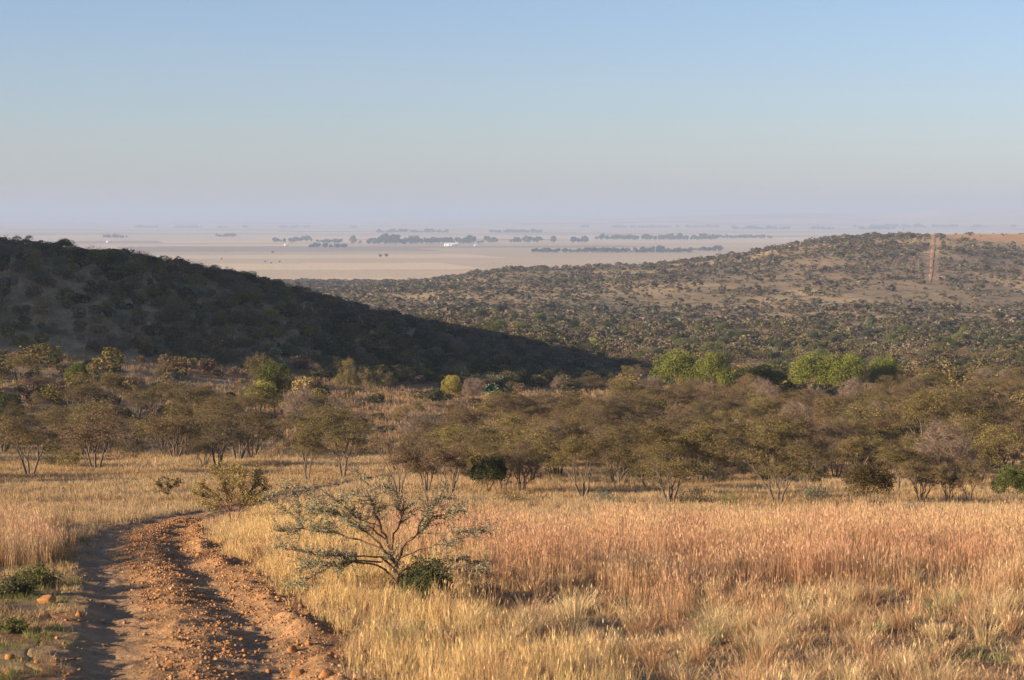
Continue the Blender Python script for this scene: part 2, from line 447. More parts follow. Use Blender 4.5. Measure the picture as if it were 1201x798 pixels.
def shrub(seed, h=1.4, w=1.8, ntip=38, leafn=42, leaf=.075, up=.4, wood_c=BARK):
    rng = np.random.default_rng(seed); wood = MB(); crown = MB()
    u = rng.normal(size=(ntip, 3)); u /= np.linalg.norm(u, axis=1, keepdims=True); u[:, 2] = np.abs(u[:, 2])
    q = rng.uniform(.4, 1., ntip)[:, None]
    tips = u*q*np.array([w*.5, w*.5, h*.85])+np.array([0, 0, h*.1]); tips[:, 2] *= rng.uniform(.7, 1.05, ntip)
    st = max(2, ntip//12)
    S = []
    for s in range(st):
        q = tips[s::st]; a = rng.uniform(0, 6.28)
        S.append(skeleton(q, (.05*math.cos(a), .05*math.sin(a), -.05), .02*h, rng, .35, .1))
    tubes(wood, np.concatenate(S), wood_c, 4)
    nt = ntip*5; c = np.repeat(tips, 5, 0); d = rng.normal(size=(nt, 3))*.16*w/1.8
    tubes(wood, np.c_[c-d*.3, c+d, np.full(nt, .005), np.full(nt, .002)], wood_c*1.1, 3)
    c = np.repeat(tips, leafn, 0)+rng.normal(size=(ntip*leafn, 3))*np.array([.13, .13, .10])*w/1.8
    c[:, 2] = np.maximum(c[:, 2], .02)
    leaves(crown, c, leaf, leaf*.5, (1, 1, 1), rng, var=.28)
    return wood, crown
def bare_tree(seed, h=3.6, w=3.2, ntip=150, stems=2):
    rng = np.random.default_rng(seed); wood = MB()
    u = rng.normal(size=(ntip, 3)); u /= np.linalg.norm(u, axis=1, keepdims=True); u[:, 2] = np.abs(u[:, 2])
    tips = u*(rng.uniform(.5, 1., ntip)[:, None])*np.array([w*.5, w*.5, h*.62])+np.array([0, 0, h*.36])
    S = []
    for s in range(stems):
        S.append(skeleton(tips[s::stems], (rng.normal()*.08, rng.normal()*.08, -.1), .05*h/3, rng, .42, .09, .45))
    S = np.concatenate(S); tubes(wood, S, np.array([.27, .22, .17]), 4)
    tw = MB(); nt = ntip*16; c = np.repeat(tips, 16, 0)+rng.normal(size=(nt, 3))*.08; d = rng.normal(size=(nt, 3))*.22; d[:, 2] = np.abs(d[:, 2])
    tubes(tw, np.c_[c-d*.3, c+d, np.full(nt, .009), np.full(nt, .004)], np.array([.27, .20, .15]), 3)
    return wood, tw

PROTO = {}
def proto(kind, key, wc, names):
    wood, crown = wc
    PROTO.setdefault(kind, []).append((wood.mesh(kind+'_wood', [M_wood]), crown.mesh(kind+'_crown', [M_leaf if kind != 'bare_tree' else M_wood]), names))
for k in range(6):
    if k == 5: proto('thorn_tree', 6, thorn_tree(177, 4.5, 5.2, ntip=110, stems=5, low=.3, leafn=14), ('trunk', 'crown')); proto('thorn_tree', 7, thorn_tree(178, 4.5, 6.8, ntip=150, stems=3, low=.25), ('trunk', 'crown'))
    proto('thorn_tree', k, thorn_tree(100+k, 4.5, 5.6+.5*(k % 3), ntip=120+12*k, stems=[2, 3, 4, 3, 5, 2][k], low=[.36, .42, .28, .38, .3, .42][k]), ('trunk', 'crown'))
for k in range(4):
    proto('evergreen_tree', k, round_tree(200+k, 4., 4.6, lobes=24+3*k), ('trunk', 'crown'))
for k in range(5):
    proto('shrub', k, shrub(300+k, 1.4, 1.9+.15*k), ('stem', 'foliage'))
for k in range(3):
    proto('bare_tree', k, bare_tree(400+k, stems=1+k), ('trunk', 'twigs'))
COUNT = {}
def plant(kind, x, y, h, color, label, cat, group=None, w=None, var=None, sink=.05):
    ps = PROTO[kind]; i = random.randrange(len(ps)) if var is None else var % len(ps)
    wd, cr, names = ps[i]
    href = {'thorn_tree': 4.5, 'evergreen_tree': 4.0, 'shrub': 1.4, 'bare_tree': 3.6}[kind]
    wref = {'thorn_tree': 6.1, 'evergreen_tree': 4.6, 'shrub': 2.1, 'bare_tree': 3.2}[kind]
    e = empty(kind, (x, y, float(surf(x, y))-sink))
    sz = h/href; sx = sz if w is None else w/wref
    e.scale = (sx, sx, sz); e.rotation_euler = (0, 0, random.uniform(0, 6.28))
    a = link(names[0], wd, e); b = link(names[1], cr, e)
    b.color = (*color, 1); a.color = (1, 1, 1, 1)
    tag(e, label, cat, group)
    COUNT[kind] = COUNT.get(kind, 0)+1
    return e
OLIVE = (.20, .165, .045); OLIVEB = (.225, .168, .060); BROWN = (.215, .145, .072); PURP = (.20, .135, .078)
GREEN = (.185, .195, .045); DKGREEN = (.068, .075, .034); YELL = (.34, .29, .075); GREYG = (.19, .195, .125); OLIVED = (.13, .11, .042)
taken = []                                  # (x, y, r)
def by_px(kind, px, py, hpx, color, label, cat, wpx=None, group=None, var=None, d=None):
    """a plant whose foot the photograph shows at column px; its distance from the ground row py"""
    if d is None:
        ds = np.exp(np.linspace(math.log(21), math.log(2500), 900)); xs = (px-600.5)/F*ds
        zz = height1(xs, ds); _, pp = PX(xs, ds, zz)
        i = int(np.argmin(np.where(ds < 260, np.abs(pp-py), 1e9))); d = float(ds[i])
    x = XD(px, d); s = d/F
    taken.append((x, d, (wpx or hpx)*s*.42))
    return plant(kind, x, d, hpx*s, color, label, cat, group, None if wpx is None else wpx*s, var)

# ------------------------------------------------------------------ the plants one can point at
E = [
 ('thorn_tree', 35, 560, 84, OLIVEB, 'brown thorn tree with a dark forked trunk at the left edge of the open ground', 100, 1),
 ('thorn_tree', 112, 552, 92, BROWN, 'tall brown multi-stemmed thorn tree on the open ground, second from the left edge', 105, 2),
 ('shrub', 83, 551, 34, OLIVE, 'low olive bush beneath the left-hand thorn trees', 46, 1),
 ('shrub', 64, 548, 30, OLIVED, 'small dark bush between the two left-hand thorn trunks', 34, 2),
 ('shrub', 153, 535, 32, OLIVED, 'dark rounded bush in the gap right of the brown thorn trees', 40, 3),
 ('thorn_tree', 207, 538, 66, OLIVEB, 'wide thorn tree with a fan of thin stems left of the track bend', 100, 4),
 ('thorn_tree', 256, 551, 84, OLIVE, 'olive thorn tree with one leaning dark trunk beyond the track bend', 82, 5),
 ('evergreen_tree', 12, 515, 50, DKGREEN, 'dense dark green tree at the left edge below the hill', 40, 0),
 ('thorn_tree', 360, 565, 70, OLIVE, 'olive thorn tree right beside the reddish bare ground', 70, 3),
 ('thorn_tree', 402, 560, 76, OLIVE, 'broad olive-green thorn tree behind the grey acacia', 110, 0),
 ('thorn_tree', 468, 581, 80, BROWN, 'brown leafless-looking thorn tree with thin upright stems at the meadow edge', 72, 1),
 ('thorn_tree', 500, 578, 76, PURP, 'purplish brown thorn tree in the middle of the bare-stemmed clump', 66, 2),
 ('thorn_tree', 528, 582, 80, BROWN, 'brown thorn tree beside the dark green bush, stems spreading in a V', 74, 4),
 ('evergreen_tree', 574, 580, 46, DKGREEN, 'very dark green rounded bush at the edge of the red grass', 54, 1),
 ('thorn_tree', 612, 580, 72, BROWN, 'russet thorn tree just right of the dark green rounded bush', 68, 5),
 ('thorn_tree', 684, 583, 76, OLIVE, 'olive thorn tree with pale branching trunk behind the grey-green shrub', 98, 3),
 ('shrub', 712, 592, 24, GREYG, 'grey-green low mound shrub at the far edge of the red grass', 50, 0),
 ('shrub', 600, 590, 22, OLIVEB, 'thin straw-brown shrub in front of the dark green rounded bush', 46, 4),
 ('thorn_tree', 786, 590, 78, OLIVE, 'large olive thorn tree at the centre of the meadow edge', 102, 2),
 ('shrub', 812, 592, 26, DKGREEN, 'dark low bush at the foot of the central olive thorn tree', 50, 2),
 ('shrub', 858, 597, 26, GREEN, 'small bright green bush standing at the edge of the red grass', 30, 3),
 ('thorn_tree', 912, 592, 78, OLIVE, 'biggest olive thorn tree on the right of the meadow edge, trunk forked low', 112, 1),
 ('shrub', 958, 591, 30, GREYG, 'grey twiggy shrub right of the biggest olive thorn tree', 54, 1),
 ('evergreen_tree', 1018, 594, 48, (.10, .075, .032), 'dense brown-green bush touching the ground at the right meadow edge', 66, 2),
 ('thorn_tree', 1080, 592, 66, OLIVEB, 'slim thorn tree with a pale trunk right of the dense brown bush', 66, 4),
 ('thorn_tree', 1112, 594, 62, OLIVE, 'first of the small dark-trunked thorn trees near the right edge', 52, 5),
 ('thorn_tree', 1136, 594, 60, OLIVEB, 'small dark-trunked thorn tree beside the feathery green shrub', 54, 0),
 ('evergreen_tree', 1188, 595, 48, (.12, .135, .045), 'feathery light green shrub at the right edge of the picture', 52, 3),
 ('thorn_tree', 1092, 545, 92, OLIVE, 'tall olive thorn tree rising above the right woodland', 100, 3),
 ('thorn_tree', 1140, 540, 96, OLIVE, 'broad golden-olive thorn tree crowning the right woodland', 124, 0),
 ('thorn_tree', 1190, 540, 80, OLIVED, 'dark olive thorn tree at the right edge above the feathery shrub', 90, 2),
]
for k, px, py, hp, c, lb, wp, v in E:
    by_px(k, px, py, hp, c, lb, {'thorn_tree': 'thorn tree', 'evergreen_tree': 'tree', 'shrub': 'shrub'}[k], wp, var=v)
E2 = [  # (kind, px, d, top row, width px, colour, label)
 ('evergreen_tree', 797, 285, 414, 66, GREEN, 'bright green evergreen at the left end of the valley evergreens'),
 ('evergreen_tree', 838, 280, 418, 50, GREEN, 'bright green round evergreen just right of the left-end evergreen'),
 ('evergreen_tree', 893, 285, 429, 70, (.10, .11, .028), 'duller green flat evergreen between the two bright groups'),
 ('evergreen_tree', 955, 278, 417, 62, GREEN, 'bright green evergreen forming the left half of the largest clump'),
 ('evergreen_tree', 992, 276, 418, 62, GREEN, 'bright green evergreen forming the right half of the largest clump'),
 ('evergreen_tree', 1037, 282, 421, 44, GREEN, 'small bright green evergreen at the right end of the valley evergreens'),
 ('thorn_tree', 303, 215, 412, 54, (.16, .145, .038), 'tall yellow-green tree standing before the shaded hill'),
 ('evergreen_tree', 322, 212, 424, 46, (.10, .105, .032), 'darker green tree touching the tall yellow-green tree'),
 ('evergreen_tree', 307, 208, 448, 44, YELL, 'bright yellow-green bush at the foot of the tall yellow-green tree'),
 ('thorn_tree', 186, 235, 413, 22, (.16, .165, .04), 'slender upright green tree low on the left slope'),
 ('evergreen_tree', 91, 228, 426, 28, (.12, .14, .035), 'small round green tree low on the left slope'),
 ('evergreen_tree', 36, 222, 452, 40, DKGREEN, 'dull green bush low on the left slope near the edge'),
 ('thorn_tree', 408, 240, 413, 34, YELL, 'golden tree at the left of the golden cluster before the shade'),
 ('thorn_tree', 432, 238, 424, 30, YELL, 'golden bush in the middle of the golden cluster'),
 ('thorn_tree', 458, 240, 428, 28, (.17, .16, .05), 'paler golden tree at the right of the golden cluster'),
 ('evergreen_tree', 531, 250, 443, 30, YELL, 'lone golden bush glowing in front of the dark slope'),
 ('evergreen_tree', 140, 190, 477, 34, DKGREEN, 'dark green tree behind the brown multi-stemmed thorn tree'),
 ('thorn_tree', 745, 330, 422, 66, (.125, .068, .042), 'rust-brown thorn tree at the tip of the hill shadow'),
 ('thorn_tree', 690, 290, 436, 70, (.12, .095, .04), 'thorn tree with pale branches at the tip of the hill shadow'),
 ('bare_tree', 352, 190, 452, 44, (.30, .26, .2), 'leafless pinkish grey tree right of the yellow-green tree'),
 ('bare_tree', 392, 200, 465, 34, (.34, .3, .25), 'pale leafless tree with curved branches before the shaded hill'),
 ('thorn_tree', 27, 331, 273, 26, OLIVED, 'wind-swept small tree on the skyline at the left edge'),
 ('evergreen_tree', 75, 333, 281, 26, (.14, .15, .035), 'sunlit green bush on the skyline of the left hill'),
 ('evergreen_tree', 36, 322, 298, 26, YELL, 'yellow bush just under the skyline of the left hill'),
 ('evergreen_tree', 288, 343, 319, 32, (.09, .1, .03), 'dark bush standing out on the hill skyline above the plain'),
 ('bare_tree', 8, 318, 285, 30, (.3, .25, .2), 'pale twiggy tree at the left edge near the hilltop'),
 ('evergreen_tree', 240, 300, 378, 24, (.12, .10, .05), 'brownish bush half way up the shaded slope'),
]
for k, px, d, top, wp, c, lb in E2:
    x = XD(px, d); z = float(height1(x, d)); _, pb = PX(x, d, z)
    by_px(k, px, 0, max(float(pb)-top, 9), c, lb, {'thorn_tree': 'thorn tree', 'evergreen_tree': 'tree', 'bare_tree': 'bare tree'}[k], wp, d=d)

for xx_, yy_ in ((-47, 98), (-42, 104), (-52, 108), (-39, 112)):   # just left of the frame: their shade crosses the open ground
    plant('thorn_tree', xx_, yy_, 4.6, OLIVE, 'olive thorn tree just outside the left edge of the picture', 'thorn tree', 'thorn trees outside the left edge', 6.5)
# ------------------------------------------------------------------ scattered bush: 300 largest of a kind as individuals, the rest as stuff
cand = []
def scatter(y0, y1, spacing, fn):
    """jittered points in the wedge the photograph can see (and a margin)"""
    xm = y1*.36
    nx = int(2*xm/spacing)+1; ny = int((y1-y0)/spacing)+1
    X, Y = np.meshgrid(np.linspace(-xm, xm, nx), np.linspace(y0, y1, ny))
    X = X+R.uniform(-.5, .5, X.shape)*spacing; Y = Y+R.uniform(-.5, .5, Y.shape)*spacing
    X = X.ravel(); Y = Y.ravel(); px = 600.5+X/Y*F
    k = (px > -230) & (px < 1400); X, Y, px = X[k], Y[k], px[k]
    p = fn(X, Y, px); k = R.uniform(size=len(X)) < p
    return X[k], Y[k], px[k]
def free(x, y, r):
    for a, b, c in taken:
        if (x-a)**2+(y-b)**2 < (r+c)**2*.55: return False
    return True
def hillmask(X, Y, px):                     # inside the big left hill
    lim = 245+np.interp(px, [-500, 0, 200, 450, 700], [-10, 10, 15, 25, 60])
    return (Y > lim) & (Y < 480) & (px < 720)
ind = []
# woodland trees
def f1(X, Y, px):
    right = sstep(440, 560, px)*sstep(96, 108, Y)*(1-.25*sstep(160, 330, Y))
    left = sstep(480, 380, px)*sstep(128, 150, Y)*.72
    p = np.maximum(right, left)*(1-hillmask(X, Y, px)*1.0)
    return p*sstep(.40, .53, fbm(X/11, Y/15, 111, 3))*.85
X, Y, px = scatter(92, 330, 4.3, f1)
for x, y, p in zip(X, Y, px):
    h = R.uniform(2.3, 4.5)*(1 if y > 150 else .95)
    if 360 < p < 730 and y > 205: h = min(h*.5, 2.4)
    elif p <= 360 and y > 215: h = min(h*.7, 3.2)
    if not free(x, y, h*.45): continue
    ind.append(['thorn_tree', x, y, p, h, h*R.uniform(.95, 1.7)])
# hill and lower slope bushes
def f2(X, Y, px):
    m = hillmask(X, Y, px); grassy = sstep(180, 60, px)*sstep(330, 290, Y)
    return m*(1-.6*grassy)
X, Y, px = scatter(230, 480, 2.6, f2)
for x, y, p in zip(X, Y, px):
    h = R.uniform(1.0, 2.8)
    if not free(x, y, h*.3): continue
    ind.append(['shrub' if R.uniform() < .75 else 'thorn_tree', x, y, p, h, h*R.uniform(1.1, 1.6)])
# undergrowth
def f3(X, Y, px):
    right = sstep(440, 560, px)*sstep(100, 112, Y)*.55
    left = sstep(480, 380, px)*sstep(145, 180, Y)*.85
    return np.maximum(right, left)*(1-hillmask(X, Y, px))
X, Y, px = scatter(96, 330, 4.4, f3)
for x, y, p in zip(X, Y, px):
    h = R.uniform(.7, 1.7)
    if not free(x, y, .6): continue
    ind.append(['shrub', x, y, p, h, h*R.uniform(1.2, 1.8)])
# leafless trees among them
X, Y, px = scatter(110, 320, 22., lambda X, Y, px: sstep(430, 560, px)*.8+.25)
for x, y, p in zip(X, Y, px):
    if not free(x, y, .6) or y < 150 and p < 500: continue
    h = R.uniform(2.6, 4.0); ind.append(['bare_tree', x, y, p, h, h*.85])
# valley and ridge: everything further
def f4(X, Y, px):
    m = (Y > 330) & ~hillmask(X, Y, px)
    return m*(.97-.75*sstep(.52, .60, fbm(X/28, Y/45, 121, 3)))
X, Y, px = scatter(330, 760, 5.0, f4)
for x, y, p in zip(X, Y, px):
    h = R.uniform(1.6, 4.2); ind.append([['thorn_tree', 'shrub', 'evergreen_tree'][int(R.choice(3, p=[.55, .36, .09]))], x, y, p, h, h*R.uniform(1.1, 1.7)])
def f5(X, Y, px):
    top = (px > 1075) & (Y > 1500+60*(px < 1110))
    strip = np.abs(X-(1091+sstep(1090, 1570, Y)*5-600.5)/F*Y) < 3.6
    pinks = sstep(.55, .63, fbm(X/60, Y/90, 131, 3))
    dn = (.98-.62*pinks*sstep(800, 1000, Y))*(.62+.38*sstep(.40, .52, fbm(X/18, Y/30, 135, 3)))
    dn = dn*np.where(Y > 1050, 1, .9)*np.where(top, .02, 1)*np.where(strip & (Y > 1050) & (Y < 1600), 0, 1)
    band = sstep(930, 970, Y)*sstep(1110, 1060, Y)*sstep(600, 800, px)*sstep(.35, .5, fbm(X/40, Y/30, 133, 3))
    return dn*(1-.75*band)
X, Y, px = scatter(760, 2350, 4.5, f5)
for x, y, p in zip(X, Y, px):
    h = .95*np.exp(R.exponential(.42)); h = min(h, 4.2); ind.append(['far', x, y, p, h, h*R.uniform(1.3, 2.3)])
# visible? (skip what the land itself hides)
def seen(xs, ys, hs):
    z1 = height(xs, ys)+hs; ok = np.ones(len(xs), bool)
    for t in np.exp(np.linspace(math.log(.08), math.log(.985), 90)):
        yy = ys*t; k = yy > 60
        ok &= ~(k & (height0(xs*t, yy) > z1*t+.2))
    return ok
arr = np.array([[a[1], a[2], a[4]] for a in ind]); vis = seen(arr[:, 0], arr[:, 1], arr[:, 2])
ind = [a for a, v in zip(ind, vis) if v or a[2] < 480 and a[0] != 'far' and hillmask(np.array([a[1]]), np.array([a[2]]), np.array([a[3]]))[0]]
ind.sort(key=lambda a: -a[4]/a[2])
cap = {'thorn_tree': 300, 'evergreen_tree': 200, 'shrub': 300, 'bare_tree': 120}
CATS = {'thorn_tree': 'thorn tree', 'evergreen_tree': 'tree', 'shrub': 'shrub', 'bare_tree': 'bare tree'}
def where(x, y, p):
    if hillmask(np.array([x]), np.array([y]), np.array([p]))[0]:
        return 'on the left shoulder of the shaded hill' if p < 200 else ('on the middle of the shaded hill' if p < 450 else 'on the low end of the shaded hill')
    b = 'near' if y < 150 else ('mid' if y < 230 else ('far' if y < 330 else 'valley'))
    side = 'left' if p < 440 else ('centre' if p < 820 else 'right')
    return {'near': {'left': 'on the dry ground left of the track', 'centre': 'in the woodland front behind the red grass, centre', 'right': 'in the woodland front behind the red grass, right'},
            'mid': {'left': 'between the track and the foot of the hill', 'centre': 'in the heart of the woodland, centre', 'right': 'in the heart of the woodland, right'},
            'far': {'left': 'low on the sunlit slope under the shaded hill', 'centre': 'in the back rows of woodland under the hill shadow', 'right': 'in the back woodland near the bright evergreens'},
            'valley': {'left': 'in the valley behind the hill', 'centre': 'in the valley beyond the hill shadow', 'right': 'in the valley beyond the bright evergreens'}}[b][side]
rest = []; nn = dict(COUNT)
TC = [('olive', OLIVE), ('olive-brown', OLIVEB), ('brown', BROWN), ('purplish brown', PURP), ('dark olive', OLIVED)]
SCL = [('olive', (.18, .15, .06)), ('brown', (.21, .15, .085)), ('grey-green', GREYG), ('dark green', DKGREEN)]
for a in ind:
    k, x, y, p, h, w = a
    inview = -25 < p < 1226
    n = fbm(np.array([x/25]), np.array([y/25]), 141, 2)[0]+R.uniform(-.25, .25)
    if k == 'thorn_tree':
        i = 0 if n < .46 else 1 if n < .57 else 2 if n < .72 else 3
        if y < 150 and R.uniform() < .5: i = 0
        nm, c = TC[i if R.uniform() > .1 else 4]
    elif k == 'shrub': nm, c = SCL[int(R.choice(4, p=[.35, .33, .14, .18]))]
    elif k == 'evergreen_tree': nm, c = ('dark green', tuple(np.array(DKGREEN)*1.3)) if R.uniform() < .6 else ('green', (.15, .16, .05))
    elif k == 'bare_tree': nm, c = 'pale grey', (1, 1, 1)
    else:
        r = R.uniform(); nm, c = '', ((.10, .092, .056) if r < .36 else (.13, .11, .07) if r < .70 else (.165, .125, .085) if r < .95 else (.13, .135, .06))
    if 370 < p < 730 and 200 < y < 335 and R.uniform() < .75: nm, c = ('dark green', DKGREEN) if R.uniform() < .5 else ('dark olive', OLIVED)  # hill shade put into the leaf colours of most plants in this strip
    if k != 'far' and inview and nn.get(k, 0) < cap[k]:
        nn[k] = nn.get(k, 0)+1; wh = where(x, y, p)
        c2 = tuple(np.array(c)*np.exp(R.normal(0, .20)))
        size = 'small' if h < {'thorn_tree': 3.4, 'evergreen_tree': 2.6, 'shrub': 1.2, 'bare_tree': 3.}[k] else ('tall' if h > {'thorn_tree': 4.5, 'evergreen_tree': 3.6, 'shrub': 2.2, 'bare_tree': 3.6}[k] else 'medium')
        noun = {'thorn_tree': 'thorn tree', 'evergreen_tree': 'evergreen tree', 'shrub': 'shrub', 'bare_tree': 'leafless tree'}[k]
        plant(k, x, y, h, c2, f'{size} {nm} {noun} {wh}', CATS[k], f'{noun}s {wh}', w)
    else:
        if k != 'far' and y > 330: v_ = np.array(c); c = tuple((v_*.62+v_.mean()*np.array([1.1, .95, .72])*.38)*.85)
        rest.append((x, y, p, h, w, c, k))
print('individual plants', nn, 'rest', len(rest))
# the rest of the bush, one object per band
def blob(n, sz, rng, flat=.9):
    u = rng.normal(size=(n, 3)); u /= np.linalg.norm(u, axis=1, keepdims=True)
    lob = rng.normal(size=(6, 3)); lob /= np.linalg.norm(lob, axis=1, keepdims=True)
    g = .55+.45*np.clip((u@lob.T).max(1), 0, 1)**3
    r = g*rng.uniform(.35, 1, n)**.4
    c = u*r[:, None]*np.array([.5, .5, .48]); c[:, 2] = c[:, 2]*.95+.5
    c[:, 2] = np.maximum(c[:, 2], .04)
    a, b = orient(n, rng); L = sz*rng.uniform(.5, 1.4, (n, 1))
    return np.stack([c-a*L*.5-b*L*.4, c+a*L*.6, c-a*L*.3+b*L*.6], 1)       # n,3,3
def bush_mass(name, items, n, sz, nt=10):
    rng = np.random.default_rng(len(items)); T = [blob(n, sz, rng) for _ in range(nt)]
    mb = MB(); groups = {}
    for j, it in enumerate(items): groups.setdefault(j % nt, []).append(it)
    for g, its in groups.items():
        q = np.array([[i[0], i[1], i[3], i[4]] for i in its]); c = np.array([i[5] for i in its])
        z = height(q[:, 0], q[:, 1])-.1; th = rng.uniform(0, 6.28, len(q)); cs, sn = np.cos(th), np.sin(th)
        t = T[g].reshape(-1, 3)
        X = (t[None, :, 0]*cs[:, None]-t[None, :, 1]*sn[:, None])*q[:, 3:4]+q[:, 0:1]
        Y = (t[None, :, 0]*sn[:, None]+t[None, :, 1]*cs[:, None])*q[:, 3:4]+q[:, 1:2]
        Z = t[None, :, 2]*q[:, 2:3]+z[:, None]
        v = np.stack([X, Y, Z], -1).reshape(-1, 3)
        cc = c*np.exp(rng.normal(0, .18, (len(q), 1))); cc = np.repeat(cc, n, 0)*np.exp(rng.normal(0, .22, (len(q)*n, 1)))
        mb.add(v, np.arange(len(v)).reshape(-1, 3), np.repeat(cc, 3, 0))
    return link(name, mb.mesh(name, [M_leaf]))
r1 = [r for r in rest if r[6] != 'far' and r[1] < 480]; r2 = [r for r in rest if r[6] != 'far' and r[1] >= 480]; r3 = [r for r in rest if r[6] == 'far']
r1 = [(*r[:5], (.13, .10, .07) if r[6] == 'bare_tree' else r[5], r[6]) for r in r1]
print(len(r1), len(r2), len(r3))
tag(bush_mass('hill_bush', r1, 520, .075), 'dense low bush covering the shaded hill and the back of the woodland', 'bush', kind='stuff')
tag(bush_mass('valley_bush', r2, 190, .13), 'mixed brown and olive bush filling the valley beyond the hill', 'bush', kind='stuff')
tag(bush_mass('ridge_bush', r3, 36, .27), 'dotted dark bush covering the distant ridge', 'bush', kind='stuff')

# ------------------------------------------------------------------ prickly pear before the shaded slope
def pear():
    mb = MB(); rng = np.random.default_rng(5)
    def pad(base, d, n, s):
        d = d/np.linalg.norm(d); u = np.cross(d, n); u /= np.linalg.norm(u)
        k = 12; th = np.arange(k)/k*2*np.pi; r = s*.5
        ring = base+d*(s*.55)+np.cos(th)[:, None]*d*s*.55+np.sin(th)[:, None]*u*r*.75
        v = np.concatenate([ring+n*s*.04, ring-n*s*.04, [base+d*s*.55+n*s*.09], [base+d*s*.55-n*s*.09]])
        i = np.arange(k); j = (i+1) % k
        mb.add(v, np.stack([i, j, j+k, i+k], 1), (.16, .20, .11)); mb.n -= 0
        mb.f.append(np.stack([i, j, np.full(k, 2*k)], 1)+mb.n-len(v)); mb.m.append(np.zeros(k))
        mb.f.append(np.stack([j+k, i+k, np.full(k, 2*k+1)], 1)+mb.n-len(v)); mb.m.append(np.zeros(k))
        return base+d*s*1.05
    def grow(p, d, lev, s):
        n = rng.normal(size=3); n -= (n@d)*d; n /= np.linalg.norm(n)
        t = pad(p, d, n, s)
        if lev < 4:
            for q in range(rng.integers(2, 4)): 
                e = d+rng.normal(0, .55, 3); e[2] = abs(e[2]); grow(t-d*s*.1, e/np.linalg.norm(e), lev+1, s*.9)
    for k in range(4): grow(np.array([rng.normal()*.3, rng.normal()*.3, -.1]), np.array([rng.normal()*.3, rng.normal()*.3, 1.]), 0, .55)
    x = XD(580, 262); o = link('prickly_pear', mb.mesh('prickly_pear', [M_leaf], True), None, (x, 262, float(height(x, 262))))
    o.scale = (1.1,)*3
    tag(o, 'pale blue-green prickly pear cactus in front of the dark slope', 'cactus')
pear()

# ------------------------------------------------------------------ grass
def blades(mb, x, y, h, w, lean, cb, ct, rng, head=None, headc=None, zoff=0., ang=None):
    n = len(x); z = surf(x, y)-.03+zoff
    a = rng.uniform(0, 6.28, n) if ang is None else ang+rng.normal(0, .5, n); L = np.abs(lean)
    dx = np.cos(a)*L*h; dy = np.sin(a)*L*h
    b = rng.uniform(0, 6.28, n); wx = np.cos(b)*w*.5; wy = np.sin(b)*w*.5
    v = np.empty((n, 5, 3)); p = np.stack([x, y, z], 1)
    v[:, 0] = p+np.stack([wx, wy, 0*x], 1); v[:, 1] = p-np.stack([wx, wy, 0*x], 1)
    m = p+np.stack([dx*.35, dy*.35, h*.58], 1)
    v[:, 2] = m-np.stack([wx, wy, 0*x], 1)*.8; v[:, 3] = m+np.stack([wx, wy, 0*x], 1)*.8
    t = p+np.stack([dx, dy, h*np.sqrt(np.maximum(1-.5*L**2, .2))], 1); v[:, 4] = t
    c = np.empty((n, 5, 3)); c[:, 0] = c[:, 1] = cb; c[:, 2] = c[:, 3] = (cb+ct)/2; c[:, 4] = ct
    i = np.arange(n)*5
    base = mb.n
    mb.v.append(v.reshape(-1, 3)); mb.c.append(c.reshape(-1, 3)); mb.n += 5*n
    mb.f.append(np.stack([i, i+1, i+2, i+3], 1)+base); mb.m.append(np.zeros(n))
    mb.f.append(np.stack([i+3, i+2, i+4], 1)+base); mb.m.append(np.zeros(n))
    if head is not None:
        k = rng.uniform(size=n) < head; q = t[k]; hc = headc[k] if headc.ndim == 2 else np.tile(headc, (k.sum(), 1))
        g = len(q); s = rng.uniform(.5, 1.2, g)*.075; u = np.stack([dx[k]*.3, dy[k]*.3, h[k]*.6], 1); u /= np.linalg.norm(u, axis=1, keepdims=True)
        c0 = rng.uniform(0, 6.28, g); ww = np.stack([np.cos(c0), np.sin(c0), 0*c0], 1)*(.0045+.003*rng.uniform(size=g))[:, None]
        v = np.stack([q-u*s[:, None], q-u*s[:, None]*.3+ww, q+u*s[:, None]*.5, q-u*s[:, None]*.3-ww], 1)
        mb.add(v.reshape(-1, 3), np.arange(4*g).reshape(g, 4), np.repeat(hc, 4, 0))
def region(y0, y1, dens, rng, m0=-190, m1=1390):
    """uniform points on the ground the frame (and a step aside) can see"""
    A = (m1-m0)/F*(y1**2-y0**2)/2; n = int(A*dens)
    y = np.sqrt(rng.uniform(y0**2, y1**2, n)); px = rng.uniform(m0, m1, n)
    return (px-600.5)/F*y, y, px
def tufted(x, y, rad, rng, per):
    n = len(x)*per; q = np.repeat(np.arange(len(x)), per); a = rng.uniform(0, 6.28, n); r = rad*np.sqrt(rng.uniform(0, 1, n))
    return x[q]+r*np.cos(a), y[q]+r*np.sin(a), q
def offroad(x, y, m=0.): return np.abs(x-roadx(y)) > roadw(y)*np.where(x > roadx(y), .93, .80)+m+.9*(fbm(x/.7, y/.9, 151, 3)-.5)
def redmask(x, y, px):
    r = sstep(440, 640, px+(fbm(x/2, y/4, 161, 2)-.5)*220)*sstep(33, 50, y+26*(fbm(x/3, y/3, 162, 3)-.5))
    r = np.maximum(r, sstep(48, 56, y)*sstep(420, 560, px))
    l = sstep(75, 25, px+(fbm(x/1.5, y/3, 163, 2)-.5)*80)*sstep(43, 48, y)*sstep(84, 76, y)
    return np.maximum(r, l)*sstep(66, 57, y+5*(fbm(x/4, y/4, 164, 2)-.5))
